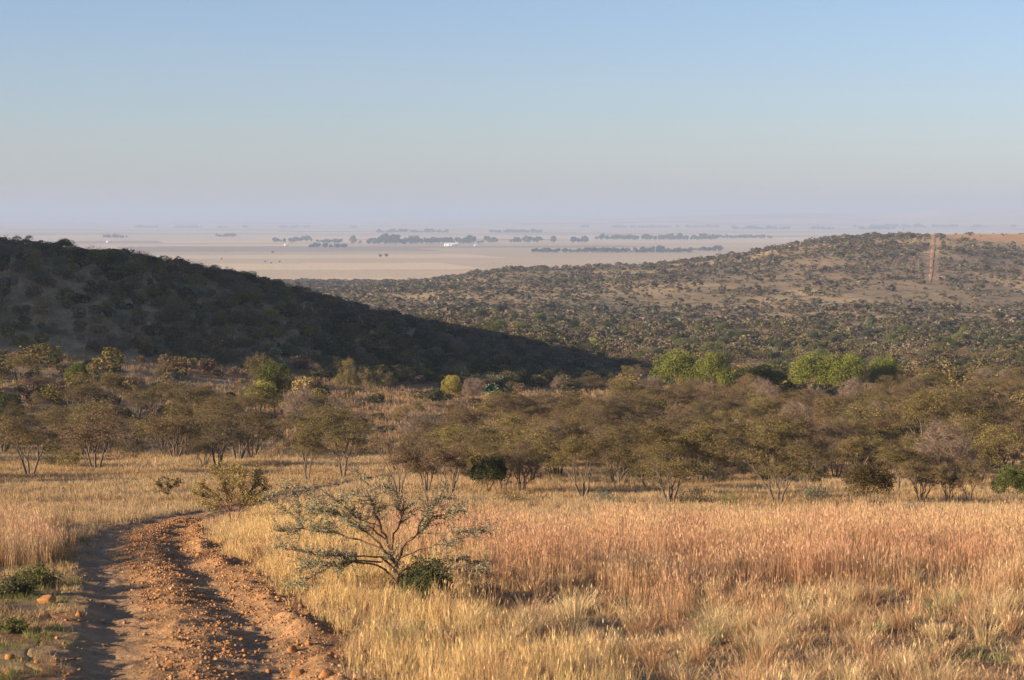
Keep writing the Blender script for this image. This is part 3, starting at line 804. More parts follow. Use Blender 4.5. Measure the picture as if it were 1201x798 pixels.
def yellmask(x, y, px):
    u = x-roadx(y)
    wd = np.interp(y, [22, 30, 38, 48, 60, 76], [4.2, 4.6, 5.0, 5.2, 5.5, 5.])
    u2 = u+1.1*(fbm(x/.8, y/1.1, 172, 3)-.5)
    return sstep(1.4, 2.3, u2)*sstep(wd+1.6, wd-.8, u+2.2*(fbm(x/2.2, y/2.2, 171, 2)-.5))*sstep(86, 74, y)
g = np.random.default_rng(11)
def low(x, y): return 1-.78*np.exp(-((x+1.9)**2+(y-36.8)**2)/1.5**2)
def colr(n, base, var, rng): return np.asarray(base)*np.exp(rng.normal(0, var, (n, 1)))*np.exp(rng.normal(0, .05, (n, 3)))
# 1. tall red grass
x, y, px = region(28, 74, 24, g, -120, 1330)
k = (g.uniform(size=len(x)) < redmask(x, y, px)*(.45+.55*sstep(.3, .5, fbm(x/1.3, y/1.3, 181, 3)))) & offroad(x, y, .2)
x, y, q = tufted(x[k], y[k], .13, g, 18); n = len(x)
pat = fbm(x/1.6, y/2.6, 182, 3); h = (.36+.50*pat)*np.exp(g.normal(0, .22, n))
tone = sstep(.35, .65, fbm(x/2.4, y/3.5, 183, 3)+g.normal(0, .08, n))[:, None]
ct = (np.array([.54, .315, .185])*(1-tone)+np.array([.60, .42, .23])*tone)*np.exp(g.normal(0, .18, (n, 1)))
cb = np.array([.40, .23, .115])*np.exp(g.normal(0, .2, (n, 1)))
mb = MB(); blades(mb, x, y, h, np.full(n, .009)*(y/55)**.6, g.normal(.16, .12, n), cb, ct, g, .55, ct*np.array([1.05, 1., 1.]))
tag(link('red_grass', mb.mesh('red_grass', [M_grass])), 'tall orange-red dry grass covering the meadow', 'grass', kind='stuff'); print('red', n)
# 2. pale yellow grass along the track
x, y, px = region(21.5, 88, 20, g)
k = (g.uniform(size=len(x)) < yellmask(x, y, px)*(1-.6*redmask(x, y, px))*(.2+.8*sstep(.36, .55, fbm(x/.8, y/.8, 191, 3)))) & offroad(x, y, .05)
x, y, q = tufted(x[k], y[k], .12, g, 20); n = len(x)
h = low(x, y)*(.45+.55*sstep(1.7, 3.2, x-roadx(y)))*(.16+.46*fbm(x/1.1, y/1.6, 192, 3))*np.exp(g.normal(0, .25, n))
ct = colr(n, (.72, .50, .22), .2, g); cb = colr(n, (.48, .32, .15), .25, g)
mb = MB(); blades(mb, x, y, h, np.full(n, .0068)*(y/35)**.7, g.normal(.30, .2, n), cb, ct, g, .08, ct)
tag(link('yellow_grass', mb.mesh('yellow_grass', [M_grass])), 'pale yellow dry grass along the right side of the track', 'grass', kind='stuff'); print('yellow', n)
# 3. rough short brown grass in the foreground
x, y, px = region(21, 62, 26, g)
u = x-roadx(y); ok = (u > 0)
dz = sstep(.36, .54, fbm(x/.75, y/.9, 201, 3))
hol = sstep(.60, .70, fbm(x/2.2+9, y/3.4, 41, 2))
pr = ok*(1-.7*yellmask(x, y, px))*(1-.85*redmask(x, y, px))*(.05+.95*dz)*(1-.75*hol)
k = (g.uniform(size=len(x)) < pr) & offroad(x, y, .15)
x, y, q = tufted(x[k], y[k], .15, g, 17); n = len(x)
pat = fbm(x/1.5, y/1.9, 202, 3); tall = sstep(.52, .68, fbm(x/2.1+4, y/2.8, 203, 3))
h = low(x, y)*(.05+.13*pat+.12*tall)*np.exp(g.normal(0, .3, n))
tone = sstep(.35, .65, fbm(x/1.2, y/1.4, 204, 3)+g.normal(0, .1, n))[:, None]
ct = (np.array([.60, .38, .20])*(1-tone)+np.array([.66, .47, .26])*tone)*np.exp(g.normal(0, .2, (n, 1)))
gr = (g.uniform(size=(n, 1)) < .08); ct = np.where(gr, np.array([.30, .31, .13]), ct)
cb = np.array([.38, .25, .14])*np.exp(g.normal(0, .25, (n, 1)))
mb = MB(); blades(mb, x, y, h, np.full(n, .006)*(y/32)**.7, g.normal(.5, .3, n), cb, ct, g, .05, ct)
# tussocks: arching clumps, each one leaning out from its own middle
x, y, px = region(21, 60, 2.6, g)
k = ((x-roadx(y)) > 0) & offroad(x, y, .3) & (g.uniform(size=len(x)) < (1-.6*yellmask(x, y, px))*(1-.6*redmask(x, y, px))*sstep(.30, .5, fbm(x/1.8, y/1.8, 207, 3)))
tx, ty = x[k], y[k]; m_ = len(tx); per = 120; tr = g.uniform(.05, .20, m_); th_ = .15+.36*g.uniform(size=m_)**1.6; tc = g.uniform(size=m_)
q = np.repeat(np.arange(m_), per); n = len(q); a_ = g.uniform(0, 6.28, n); r_ = np.sqrt(g.uniform(0, 1, n))
x, y = tx[q]+tr[q]*r_*np.cos(a_), ty[q]+tr[q]*r_*np.sin(a_)
h = low(x, y)*th_[q]*np.exp(g.normal(0, .22, n)); t_ = tc[q][:, None]
ct2 = np.where(t_ < .34, np.array([.60, .36, .19]), np.where(t_ < .72, np.array([.72, .53, .28]), np.where(t_ < .92, np.array([.46, .29, .17]), np.array([.36, .34, .16]))))*np.exp(g.normal(0, .2, (n, 1)))
blades(mb, x, y, h, np.full(n, .006)*(y/32)**.7, .15+.75*r_*g.uniform(.4, 1.1, n), ct2*.6, ct2, g, .1, ct2, ang=a_)
# dead matted litter lying on the soil
x, y, px = region(21, 50, 240, g); k = (x-roadx(y) > 0) & offroad(x, y, .1)
x, y = x[k], y[k]; n = len(x); c = colr(n, (.42, .29, .16), .3, g)
blades(mb, x, y, g.uniform(.04, .12, n), np.full(n, .01), g.uniform(.8, 1.3, n), c*.8, c, g)
tag(link('rough_grass', mb.mesh('rough_grass', [M_grass])), 'short tufted brown grass over the rough foreground', 'grass', kind='stuff'); print('rough', n)
# 4. sparse growth left of the track
x, y, px = region(21, 60, 34, g)
pr = (x < roadx(y))*(.25+.75*sstep(.4, .6, fbm(x/.8, y/.8, 211, 3)))*(1-.9*redmask(x, y, px))*.8
k = (g.uniform(size=len(x)) < pr) & offroad(x, y, .1)
x, y, q = tufted(x[k], y[k], .12, g, 14); n = len(x)
h = (.05+.14*fbm(x/1.2, y/1.2, 212, 2))*np.exp(g.normal(0, .3, n)); gq = (fbm(x/1.1, y/1.1, 213, 2)+g.normal(0, .06, n) > .54)[:, None]
ct = np.where(gq, np.array([.20, .21, .07]), np.array([.50, .35, .17]))*np.exp(g.normal(0, .2, (n, 1)))
mb = MB(); blades(mb, x, y, h, np.full(n, .008)*(y/32)**.7, g.normal(.45, .25, n), ct*.7, ct, g)
tag(link('verge_growth', mb.mesh('verge_growth', [M_grass])), 'thin green and straw growth on the stony left verge', 'grass', kind='stuff'); print('verge', n)
# 5. straw grass of the middle distance (open ground, between the trees, up the slope)
x, y, px = region(54, 150, 11, g, -150, 1350)
pr = (.35+.65*sstep(.35, .55, fbm(x/2.5, y/2.5, 221, 3)))*(1-redmask(x, y, px))
k = (g.uniform(size=len(x)) < pr) & offroad(x, y, .1)
x1, y1, q = tufted(x[k], y[k], .22, g, 12); n = len(x1)
h = (.12+.24*fbm(x1/3, y1/3, 222, 2))*np.exp(g.normal(0, .25, n)); tone = sstep(.35, .65, fbm(x1/6, y1/6, 223, 3))[:, None]
ct = (np.array([.50, .33, .165])*(1-tone)+np.array([.56, .40, .22])*tone)*np.exp(g.normal(0, .18, (n, 1)))
mb = MB(); blades(mb, x1, y1, h, .011*(y1/80), g.normal(.3, .2, n), ct*.7, ct, g)
x, y, px = region(150, 330, 1.8, g, -150, 1350)
k = g.uniform(size=len(x)) < (.3+.7*sstep(.35, .55, fbm(x/4, y/4, 224, 3))); x1, y1, q = tufted(x[k], y[k], .35, g, 9); n = len(x1)
h = (.25+.35*fbm(x1/4, y1/4, 225, 2))*np.exp(g.normal(0, .25, n)); ct = colr(n, (.44, .295, .155), .2, g)
blades(mb, x1, y1, h, .030*(y1/200), g.normal(.3, .2, n), ct*.7, ct, g)
tag(link('straw_grass', mb.mesh('straw_grass', [M_grass])), 'straw coloured grass on the open ground among the trees', 'grass', kind='stuff'); print('straw', n)

# ------------------------------------------------------------------ stones
def ico(sub=1):
    import bmesh
    bm = bmesh.new(); bmesh.ops.create_icosphere(bm, subdivisions=sub, radius=1.)
    v = np.array([p.co[:] for p in bm.verts]); f = np.array([[p.index for p in q.verts] for q in bm.faces]); bm.free(); return v, f
V1, F1 = ico(1); V2, F2 = ico(3)
def stones(name, x, y, s, c, rng, emb=.25):
    n = len(x); z = surf(x, y); m = len(V1)
    v = V1[None]*(1+rng.normal(0, .17, (n, m, 1)))
    sc3 = s[:, None]*np.stack([rng.uniform(.7, 1.2, n), rng.uniform(.6, 1.1, n), rng.uniform(.5, .85, n)], 1)
    th = rng.uniform(0, 6.28, n); v = v*sc3[:, None]
    X = v[..., 0]*np.cos(th)[:, None]-v[..., 1]*np.sin(th)[:, None]+x[:, None]; Y = v[..., 0]*np.sin(th)[:, None]+v[..., 1]*np.cos(th)[:, None]+y[:, None]
    Z = v[..., 2]+(z+sc3[:, 2]*(1-2*emb))[:, None]
    f = F1[None]+(np.arange(n)*m)[:, None, None]
    mb = MB(); mb.add(np.stack([X, Y, Z], -1).reshape(-1, 3), f.reshape(-1, 3), np.repeat(c, m, 0)); return link(name, mb.mesh(name, [M_rock]))
n0 = 105000; y = np.sqrt(g.uniform(21**2, 74**2, n0)); u = g.normal(.45, 1.1, n0)*roadw(y)/1.95
q = u/roadw(y)*1.95; x = roadx(y)+u
pr = (1-.80*np.exp(-((q+1.0)/.36)**2))*(1-.6*np.exp(-((q-.82)/.3)**2))*sstep(-2.4, -1.9, q)*sstep(3.1, 2.0, q)
pr = pr*np.where(q < -.6, .45, 1)*(.35+.65*sstep(.35, .55, fbm(x/.7, y/.8, 231, 3)))
k = g.uniform(size=n0) < pr; x, y = x[k], y[k]; n = len(x)
s = np.minimum(.0072*np.exp(g.exponential(.42, n)), .04)
c = np.where(g.uniform(size=(n, 1)) < .6, np.array([.37, .185, .08]), np.array([.30, .18, .10]))*np.exp(g.normal(0, .22, (n, 1)))
tag(stones('gravel', x, y, s, c, g), 'loose orange gravel strewn over the crown and berm of the track', 'gravel', kind='stuff'); print('gravel', n)
# scattered single rocks
def rock_mesh(seed):
    rng = np.random.default_rng(seed); v = V2.copy()
    for k in range(9):
        d = rng.normal(size=3); d /= np.linalg.norm(d); h = rng.uniform(.45, .8); t = v@d; v = v-np.maximum(t-h, 0)[:, None]*d*.92
    v *= (1+.10*(fbm(v[:, 0]*2+v[:, 2], v[:, 1]*2, seed, 3)-.5))[:, None]; v *= np.array([1., .85, .68])
    v[:, 2] += .35
    mb = MB(); mb.add(v, F2, (.46, .215, .085)); return mb.mesh('rock', [M_rock])
RM = [rock_mesh(500+k) for k in range(7)]
def rock(x, y, s, label, group=None, k=None):
    o = link('rock', RM[random.randrange(7) if k is None else k], None, (x, y, float(surf(x, y))-s*.12)); o.scale = (s, s*random.uniform(.8, 1.1), s*random.uniform(.75, 1.1))
    o.rotation_euler = (random.uniform(-.2, .2), random.uniform(-.2, .2), random.uniform(0, 6.28)); tag(o, label, 'rock', group); return o
def px_ground(px, py):
    ds = np.exp(np.linspace(math.log(20), math.log(300), 1500)); xs = (px-600.5)/F*ds*np.cos(PITCH); zz = surf(xs, ds); _, pp = PX(xs, ds, zz)
    i = int(np.argmin(np.abs(pp-py))); d = float(ds[i]); return XD(px, d), d
for px, py, wp, lb in [
 (350, 792, 20, 'large orange boulder at the lower edge of the track berm'), (383, 795, 22, 'flat orange rock cut by the bottom edge right of the boulder'),
 (343, 764, 14, 'blocky orange rock just above the large boulder'), (362, 757, 12, 'dark-sided rock beside the blocky orange rock'),
 (412, 776, 10, 'small reddish rock lying in the yellow grass edge'), (197, 783, 15, 'orange rock standing among gravel on the track crown'),
 (230, 728, 11, 'pale orange rock in the middle of the track'), (50, 747, 14, 'red rock on the left verge, the larger of two'),
 (24, 742, 9, 'small red rock at the far left verge'), (27, 776, 9, 'small red rock low on the left verge'), (43, 778, 10, 'small orange rock right of the small red rock'),
 (8, 792, 16, 'pale rock in the lower left corner'), (12, 773, 16, 'rough brown stone at the left edge'), (55, 708, 22, 'flat brown slab on the left verge'),
 (92, 724, 12, 'small tan rock beside the left rut'), (72, 668, 12, 'tan rock below the little stone pile'), (70, 628, 18, 'top stone of the little earth and stone pile'),
 (58, 636, 12, 'lower stone of the little earth and stone pile'), (234, 652, 12, 'rock on the berm at the track bend'), (193, 634, 8, 'small rock on the far crown of the track'),
 (963, 717, 10, 'orange rock showing in the rough grass'), (822, 733, 8, 'red stone in the rough grass at the centre right'), (661, 680, 8, 'small orange stone in front of the red grass'),
 (995, 692, 7, 'small orange stone under the red grass edge'), (395, 702, 12, 'orange rock at the berm end near the acacia')]:
    x, d = px_ground(px, py); rock(x, d, wp*.55*d/F, lb)
cnt = 0
while cnt < 250:
    y = math.sqrt(random.uniform(23**2, 66**2)); q = random.gauss(.9, 1.0); 
    if q < -1.6 or q > 2.1 or -1.5 < q < -.5 or (.55 < q < 1.05 and random.random() < .75): continue
    x = float(roadx(y))+q*float(roadw(y))/1.95; p = 600.5+x/y*F
    if p < 0: continue
    s = random.uniform(.026, .055)*(1.25 if q > 1.2 else 1)
    zone = 'on the right berm' if q > 1.1 else ('on the crown' if q > -.5 else 'on the left side')
    nf = 'close to the bottom edge' if y < 32 else ('halfway up' if y < 45 else 'near the bend')
    rock(x, y, s, f'fist-sized orange stone {zone} of the track, {nf}', f'stones {zone} of the track, {nf}'); cnt += 1

# ------------------------------------------------------------------ the grey acacia by the track, built limb by limb
def spline(P, n):
    P = np.asarray(P, float); d = np.r_[0, np.cumsum(np.linalg.norm(np.diff(P, axis=0), axis=1))]; t = np.linspace(0, d[-1], n)
    return np.stack([pchip(d, P[:, k], t) for k in range(3)], 1)
def acacia(px0, py0, limbs, name, label, s_leaf=1., r0=.035, dens=1., spine=True, leafc=(.245, .235, .125), bark=(.20, .115, .075), d=None, sub=1.0):
    x0, d0 = px_ground(px0, py0)
    if d: d0 = d; x0 = XD(px0, d)
    s = d0/F; rng = np.random.default_rng(int(px0)); z0 = float(surf(x0, d0))
    e = empty(name, (x0, d0, z0)); tag(e, label, 'tree')
    wood = MB(); crown = MB(); sp = MB(); S = []; LC = []; SP = []
    B = np.array(bark)
    for r, dep, pts in limbs:
        # pts in photo pixels relative to the foot (right, up); dep: depth reached at the tip, metres
        P = [(a*s, dep*(i/(len(pts)-1))**1.2, b*s) for i, (a, b) in enumerate(pts)]; Q = spline(P, 14); Q[2:-1] += rng.normal(0, .022, (11, 3))*np.array([1, 1, .8])
        rr = np.linspace(r, r*.22, 14)
        for i in range(13): S.append(np.r_[Q[i], Q[i+1], rr[i], rr[i+1]])
        L = np.linalg.norm(np.diff(Q, axis=0), axis=1).sum()
        st = .35 if len(pts) > 2 else .2
        ns = int(L*29*sub)
        for j in range(ns):
            t = rng.uniform(st, 1.)*12.99; i = int(t); p = Q[i]+(Q[i+1]-Q[i])*(t-i); dirv = Q[i+1]-Q[i]; dirv /= np.linalg.norm(dirv)
            sd = rng.normal(size=3); sd[2] = sd[2]*.45+.12; sd -= (sd@dirv)*dirv*.7; sd /= np.linalg.norm(sd)
            v = (dirv*rng.uniform(.3, 1.)+sd); v /= np.linalg.norm(v); ln_ = rng.uniform(.12, .55)*(1.15-.5*t/13)
            m = p+v*ln_*.5+rng.normal(0, .015, 3); q = p+v*ln_+np.array([0, 0, .02])
            S.append(np.r_[p, m, .006, .0045]); S.append(np.r_[m, q, .0045, .002])
            k = int(30*ln_/.3*dens); tt = rng.uniform(.1, 1.05, k)[:, None]
            LC.append(p+(q-p)*tt+rng.normal(0, .022, (k, 3)))
            k2 = int(6*ln_/.3)
            for _ in range(k2):
                tt = rng.uniform(0, 1); c = p+(q-p)*tt; w = rng.normal(size=3); w /= np.linalg.norm(w); SP.append(np.r_[c, c+w*rng.uniform(.04, .08), .0042, .0016])
        k = int(L*30*dens); t = rng.uniform(st, 1., k)*12.99; i = t.astype(int); LC.append(Q[i]+(Q[i+1]-Q[i])*(t-i)[:, None]+rng.normal(0, .03, (k, 3)))
    S = np.array(S); big = S[:, 6] > .007
    tubes(wood, S[big], B, 8); tubes(wood, S[~big], B*1.1, 4)
    link('trunk', wood.mesh('trunk', [M_wood]), e)
    leaves(crown, np.concatenate(LC), .042*s_leaf, .018*s_leaf, leafc, rng, var=.28)
    c = link('crown', crown.mesh('crown', [M_leaf]), e)
    if spine:
        tubes(sp, np.array(SP), np.array([.54, .50, .43]), 3); tag(link('thorns', sp.mesh('thorns', [M_wood]), e), kind='stuff')
    taken.append((x0, d0, 1)); return e
acacia(467, 694, [
 (.040, .0, [(0, -4), (-1, 12), (-3, 26), (-6, 38), (-10, 50)]),
 (.026, .1, [(-10, 48), (-16, 62), (-22, 82), (-30, 104), (-40, 130), (-52, 143)]),
 (.024, -.5, [(-6, 36), (-22, 56), (-42, 76), (-66, 92), (-92, 104)]),
 (.022, .5, [(-8, 42), (-30, 54), (-60, 62), (-100, 70), (-146, 68)]),
 (.020, -.4, [(-3, 24), (-20, 40), (-60, 44), (-100, 48), (-138, 58)]),
 (.022, .2, [(-2, 10), (-22, 30), (-50, 32), (-84, 30), (-122, 24)]),
 (.018, -.7, [(-20, 34), (-54, 38), (-90, 26), (-112, 14)]),
 (.026, .0, [(-3, 26), (4, 50), (22, 66), (40, 84), (58, 92), (78, 96)]),
 (.018, .5, [(22, 66), (34, 92), (46, 104), (62, 108)]),
 (.018, -.2, [(4, 40), (34, 52), (58, 56), (74, 70), (108, 78)]),
 (.018, -.3, [(-1, 18), (14, 30), (50, 30), (84, 24), (106, 30)]),
 (.014, .5, [(20, 30), (48, 36), (78, 32), (98, 24)]),
 (.020, .3, [(-8, 46), (-4, 68), (6, 92), (0, 112), (-14, 124)]),
 (.016, -.6, [(-16, 62), (-34, 80), (-58, 100), (-72, 116)]),
 (.016, .6, [(-20, 76), (-50, 86), (-84, 88), (-112, 94)]),
], 'acacia_tree', 'small grey-green thorny acacia with long level branches beside the track', dens=.75)
acacia(352, 652, [
 (.016, 0, [(0, -4), (0, 22), (-1, 44), (-2, 62), (-4, 84)]),
 (.010, .2, [(0, 42), (-12, 50), (-26, 58), (-38, 70)]), (.010, -.2, [(-1, 44), (14, 54), (28, 62), (44, 60)]),
 (.008, .2, [(-1, 58), (10, 72), (16, 82)]), (.008, .1, [(-2, 62), (-12, 74), (-20, 80)]), (.007, .2, [(0, 32), (16, 32), (36, 36)]),
], 'acacia_tree', 'thin grey acacia sapling left of the larger acacia', dens=.6, s_leaf=1.1)
acacia(268, 616, [
 (.034, .0, [(0, -3), (2, 16), (4, 32), (6, 50), (4, 66)]), (.026, .3, [(9, -3), (12, 14), (20, 30), (30, 44), (36, 58)]),
 (.022, -.3, [(2, 16), (-8, 30), (-20, 42), (-30, 50)]), (.020, .5, [(4, 28), (-6, 44), (-14, 60), (-20, 66)]), (.018, -.3, [(12, 14), (28, 24), (44, 36)]),
 (.018, .4, [(2, 12), (-14, 20), (-34, 26)]), (.016, -.5, [(6, 30), (18, 50), (22, 66)]), (.014, .2, [(4, 20), (26, 30), (46, 46)]), (.014, -.2, [(12, 14), (16, 40), (14, 70)]), (.014, .3, [(2, 16), (-4, 44), (-6, 72)]), (.012, .1, [(20, 30), (34, 56), (36, 70)]), (.014, -.2, [(-8, 28), (-28, 34), (-42, 40)]),
], 'acacia_tree', 'bushy olive thorn shrub with reddish stems standing where the track bends', dens=.55, s_leaf=1.3, leafc=(.32, .27, .10), bark=(.24, .11, .075), spine=False, sub=1.5)
acacia(196, 590, [(.010, 0, [(0, -2), (0, 12), (2, 28)]), (.008, .1, [(0, 10), (8, 20), (12, 26)]), (.008, -.1, [(0, 8), (-7, 18), (-10, 26)])],
 'acacia_tree', 'tiny thin sapling on the open ground left of the olive thorn shrub', dens=.7, s_leaf=1.8, leafc=(.18, .15, .06), spine=False)
def green_bush(px, py, wpx, hpx, col, label, seed, leaf=.06, n=70):
    x, d = px_ground(px, py); s = d/F
    wd, cr = shrub(seed, hpx*s, wpx*s, n, 60, leaf, wood_c=np.array([.16, .11, .07]))
    e = empty('bush', (x, d, float(surf(x, d)))); tag(e, label, 'bush'); link('stem', wd.mesh('stem', [M_wood]), e); c = link('foliage', cr.mesh('foliage', [M_leaf]), e); c.color = (*col, 1)
green_bush(500, 709, 66, 64, (.075, .092, .036), 'dense dark green bush at the foot of the grey acacia', 900, .05, 90)
green_bush(484, 690, 34, 38, (.14, .14, .04), 'yellowish twiggy bush tucked between the acacia trunk and the green bush', 901, .04, 30)
green_bush(38, 690, 64, 30, (.13, .135, .05), 'low scruffy green bush on the left verge under the red grass', 902, .05, 50)
green_bush(14, 700, 50, 26, (.10, .10, .05), 'low dark scrub at the left edge of the verge', 903, .05, 40)
green_bush(18, 742, 44, 18, (.15, .15, .055), 'small green plant on the left verge above the brown stone', 904, .04, 30)
green_bush(566, 702, 40, 24, (.13, .095, .06), 'low dark brown clump standing in for the shadow of the dark green bush', 905, .04, 36)  # dark clump added where only the green bush's shadow falls

# ------------------------------------------------------------------ the plain: belts of trees, farm buildings, lone trees
def belt(x0, x1, py, hpx, col, label, gap=0., seed=0, depth=60, name='tree_belt'):
    rng = np.random.default_rng(seed+int(x0)); d = 80*F/(py-HOR); s = d/F; W = (x1-x0)*s; h = hpx*s
    n = max(3, int(W/(h*.42))); mb = MB(); cz = -80.
    for i in range(int(n*2.6)):
        px = x0+(x1-x0)*rng.uniform(); 
        if gap and vnoise(np.array([px/9.]), np.array([.5]), seed)[0] < gap: continue
        yy = d+rng.uniform(0, depth); xx = (px-600.5)/F*yy; hh = h*rng.uniform(.5, 1.1)*(.6+.7*float(vnoise(np.array([px/5.]), np.array([.5]), seed+1)[0])); ww = hh*rng.uniform(.6, 1.2)
        t = blob(60, .30, rng)*np.array([ww, ww, hh*.8])+np.array([xx, yy, float(height(xx, yy))+hh*.16])
        c = np.array(col)*np.exp(rng.normal(0, .2)); mb.add(t.reshape(-1, 3), np.arange(180).reshape(60, 3), c)
        tubes(mb, [np.r_[xx, yy, float(height(xx, yy))-1, xx, yy, float(height(xx, yy))+hh*.5, hh*.025, hh*.015]], BARK, 4)
    tag(link(name, mb.mesh(name, [M_leaf])), label, 'trees', kind='stuff')
DK = (.06, .07, .05)
for a in [
 (254, 278, 279, 6, 'short dark tree belt far out on the plain at the left', 0), (322, 346, 285, 6, 'small tree clump left of the farmstead on the plain', 0),
 (346, 366, 284, 7, 'tree clump just left of the dark farm trees', .2), (363, 408, 291.5, 6.5, 'dark low tree belt in front of the left farmstead', 0),
 (372, 400, 286, 6, 'farm trees behind the left dark belt', .3), (413, 505, 287.5, 11, 'long tall tree belt left of the white shed', 0), (505, 566, 287, 10, 'tree belt behind the white shed', .15),
 (566, 700, 286, 9, 'open row of separate tall trees right of the white shed', .5), (442, 526, 274, 5, 'far blue tree belt above the white shed, left', 0),
 (574, 636, 274, 5, 'far blue tree belt above the white shed, right', 0), (624, 810, 297, 6, 'long dark tree belt in front, nearest on the plain', .05),
 (752, 778, 296, 9, 'taller clump rising from the nearest dark tree belt', 0), (808, 832, 295, 5, 'thin end of the nearest belt', .3), (824, 850, 295.5, 8, 'small dark clump at the right end of the nearest belt', 0),
 (697, 838, 282.5, 8, 'long blue tree belt across the middle right of the plain', .1), (838, 905, 280.5, 5, 'thinner continuation of the middle right tree belt', .1),
 (120, 150, 280, 5, 'faint tree clump beyond the left hill', .4), (860, 1060, 270, 4.5, 'far faint tree belt above the right ridge', .45), (1000, 1190, 268, 5, 'far blue trees behind the right plateau', .4),
 (680, 860, 268, 3.5, 'faint far tree belt near the horizon, centre', .35), (150, 420, 268, 3, 'faint far tree belt near the horizon, left', .5)]:
    belt(a[0], a[1], a[2], a[3], DK, a[4], a[5], seed=int(a[0]*3+a[2]))
def farm(px, py, wpx, hpx, roofc, wallc, label, depth=14.):
    d = 80*F/(py-HOR)-25; s = d/F; x = (px-600.5)*s; W = wpx*s; H = hpx*s; z = float(height(x, d))
    e = empty('farm_shed', (x, d, z)); tag(e, label, 'shed')
    def box(b, x0, x1, y0, y1, z0, z1, c):
        v = [(x0, y0, z0), (x1, y0, z0), (x1, y1, z0), (x0, y1, z0), (x0, y0, z1), (x1, y0, z1), (x1, y1, z1), (x0, y1, z1)]
        b.add(v, [(0, 1, 5, 4), (1, 2, 6, 5), (2, 3, 7, 6), (3, 0, 4, 7), (4, 5, 6, 7), (3, 2, 1, 0)], c)
    b = MB(); box(b, -W/2, W/2, -depth/2, depth/2, -1, H*.55, wallc); link('wall', b.mesh('wall', [M_paint]), e)
    b = MB(); o = .6; z0 = H*.56; v = [(-W/2-o, -depth/2-o, z0), (W/2+o, -depth/2-o, z0), (W/2+o, 0, H), (-W/2-o, 0, H), (W/2+o, depth/2+o, z0), (-W/2-o, depth/2+o, z0)]
    b.add(v, [(0, 1, 2, 3), (3, 2, 4, 5)], roofc); b.add(v, [(1, 4, 2, 2), (0, 3, 5, 5)][:0] or [(0, 5, 4, 1)], roofc); link('roof', b.mesh('roof', [M_paint]), e)
    b = MB(); k = max(1, int(W/9))
    for i in range(k): c = -W/2+W*(i+.5)/k; box(b, c-1.6, c+1.6, -depth/2-.08, -depth/2-.02, .2, H*.45, (.25, .22, .2))
    link('door', b.mesh('door', [M_paint]), e)
farm(529, 289, 16, 4.2, (.80, .80, .78), (.78, .76, .70), 'long white shed in front of the tall tree belt on the plain')
farm(558, 289, 4, 2.6, (.75, .74, .7), (.7, .68, .6), 'tiny white building right of the long white shed')
farm(336, 288.5, 5, 3, (.72, .6, .52), (.75, .66, .58), 'tiny pinkish farmhouse beside the left farm trees')
farm(128, 285, 5, 3, (.72, .6, .52), (.7, .62, .55), 'tiny pale farmhouse beyond the left hill')
def lone(px, py, hpx, label):
    d = 80*F/(py-HOR); s = d/F; x = (px-600.5)*s; h = hpx*s; rng = np.random.default_rng(int(px)); z = float(height(x, d))
    e = empty('plain_tree', (x, d, z)); tag(e, label, 'tree')
    b = MB(); t = blob(160, .22, rng)*np.array([h*.9, h*.9, h*.8])+np.array([0, 0, h*.2]); b.add(t.reshape(-1, 3), np.arange(480).reshape(160, 3), DK); link('crown', b.mesh('crown', [M_leaf]), e)
    b = MB(); tubes(b, [np.r_[0, 0, -1, 0, 0, h*.6, h*.03, h*.02]], BARK, 6); link('trunk', b.mesh('trunk', [M_wood]), e)
for a in [(446, 303, 5, 'left tree of the lone pair on the open plain'), (453, 303, 5.5, 'right tree of the lone pair on the open plain'), (311, 309, 3, 'left small tree of three on the near plain'),
          (318, 310, 2.5, 'middle small tree of three on the near plain'), (328, 309, 3, 'right small tree of three on the near plain'), (320, 298, 3.5, 'solitary tree behind the three small trees on the plain'), (260, 306, 3, 'solitary small tree on the plain above the hill skyline')]: lone(*a)

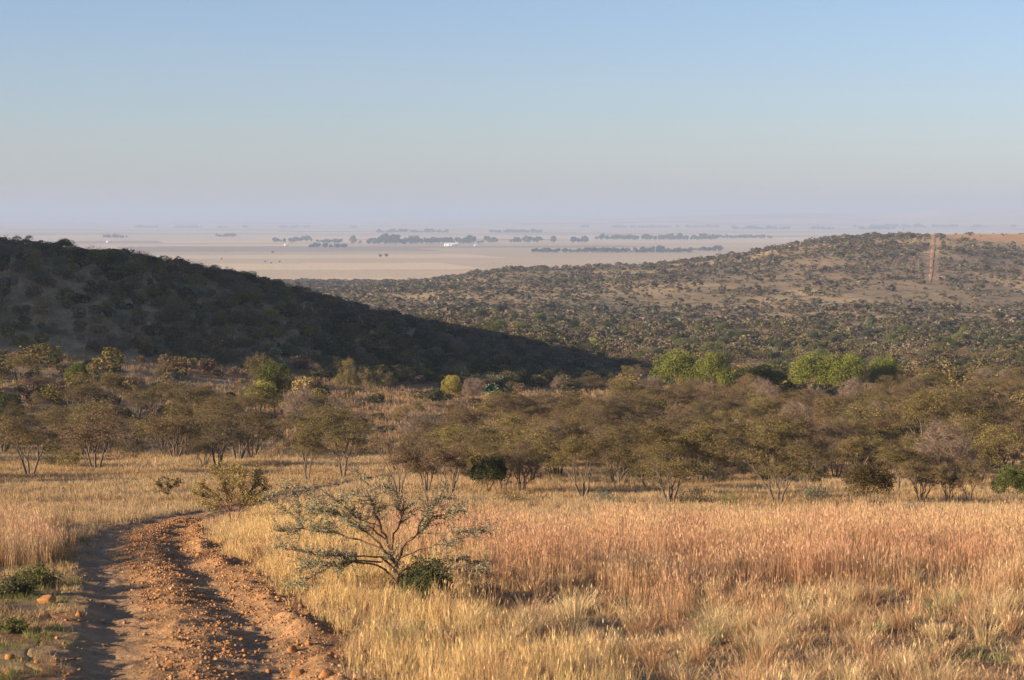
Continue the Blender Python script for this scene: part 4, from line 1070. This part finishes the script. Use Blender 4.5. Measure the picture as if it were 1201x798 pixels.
# ------------------------------------------------------------------ air
def haze():
    x0, x1, y0, y1, z0, z1 = -60000, 60000, -600, 46000, -90, 135
    v = [(x0, y0, z0), (x1, y0, z0), (x1, y1, z0), (x0, y1, z0), (x0, y0, z1), (x1, y0, z1), (x1, y1, z1), (x0, y1, z1)]
    me = bpy.data.meshes.new('haze'); me.from_pydata(v, [], [(0, 1, 5, 4), (1, 2, 6, 5), (2, 3, 7, 6), (3, 0, 4, 7), (4, 5, 6, 7), (3, 2, 1, 0)]); me.update()
    m, nt, nd, ln = newmat('haze_air'); p = N(nt, 'ShaderNodeVolumePrincipled'); p.inputs['Color'].default_value = (.42, .53, .73, 1)
    p.inputs['Density'].default_value = .000125; p.inputs['Anisotropy'].default_value = 0.0
    out = N(nt, 'ShaderNodeOutputMaterial'); ln.new(p.outputs[0], out.inputs['Volume']); me.materials.append(m)
    tag(link('haze', me), kind='stuff')
haze()

# ------------------------------------------------------------------ light, sky, camera
ELEV = math.radians(12.5); AZ = math.radians(22.0)      # the sun stands to the left, AZ > 0 = slightly behind the camera
sd = np.array([-math.cos(ELEV)*math.cos(AZ), -math.cos(ELEV)*math.sin(AZ), math.sin(ELEV)])
L = bpy.data.lights.new('sun', 'SUN'); L.energy = 5.0; L.angle = math.radians(.5); L.color = (1., .80, .565)
so = bpy.data.objects.new('sun', L); COL.objects.link(so)
from mathutils import Vector
so.rotation_euler = Vector(sd).to_track_quat('Z', 'Y').to_euler()
w = bpy.data.worlds.new('World'); sc.world = w; w.use_nodes = True; nt = w.node_tree; nt.nodes.clear()
sk = N(nt, 'ShaderNodeTexSky', sky_type='NISHITA'); sk.sun_disc = False; sk.sun_elevation = ELEV
sk.sun_rotation = math.atan2(sd[0], sd[1]); sk.altitude = 1400; sk.air_density = 1.0; sk.dust_density = 1.6; sk.ozone_density = 2.6
bg = N(nt, 'ShaderNodeBackground'); bg.inputs[1].default_value = .071
out = N(nt, 'ShaderNodeOutputWorld'); nt.links.new(mixmul(nt, sk.outputs[0], (1.035, .955, 1.07, 1)), bg.inputs[0]); nt.links.new(bg.outputs[0], out.inputs[0])
cam = bpy.data.cameras.new('camera'); co = bpy.data.objects.new('camera', cam); COL.objects.link(co); sc.camera = co
cam.sensor_width = 36; cam.lens = F/1201*36; cam.clip_start = .5; cam.clip_end = 120000
co.location = (0, 0, 0); co.rotation_euler = (math.pi/2-PITCH, 0, 0)
cam.dof.use_dof = True; cam.dof.focus_distance = 160; cam.dof.aperture_fstop = 5.6
sc.view_settings.view_transform = 'Standard'; sc.view_settings.look = 'None'; sc.view_settings.exposure = 1.2; sc.view_settings.gamma = 1
sc.cycles.use_denoising = True; sc.cycles.max_bounces = 6; sc.cycles.diffuse_bounces = 3; sc.cycles.transmission_bounces = 4; sc.cycles.volume_bounces = 1
sc.cycles.transparent_max_bounces = 8; sc.cycles.use_adaptive_sampling = True
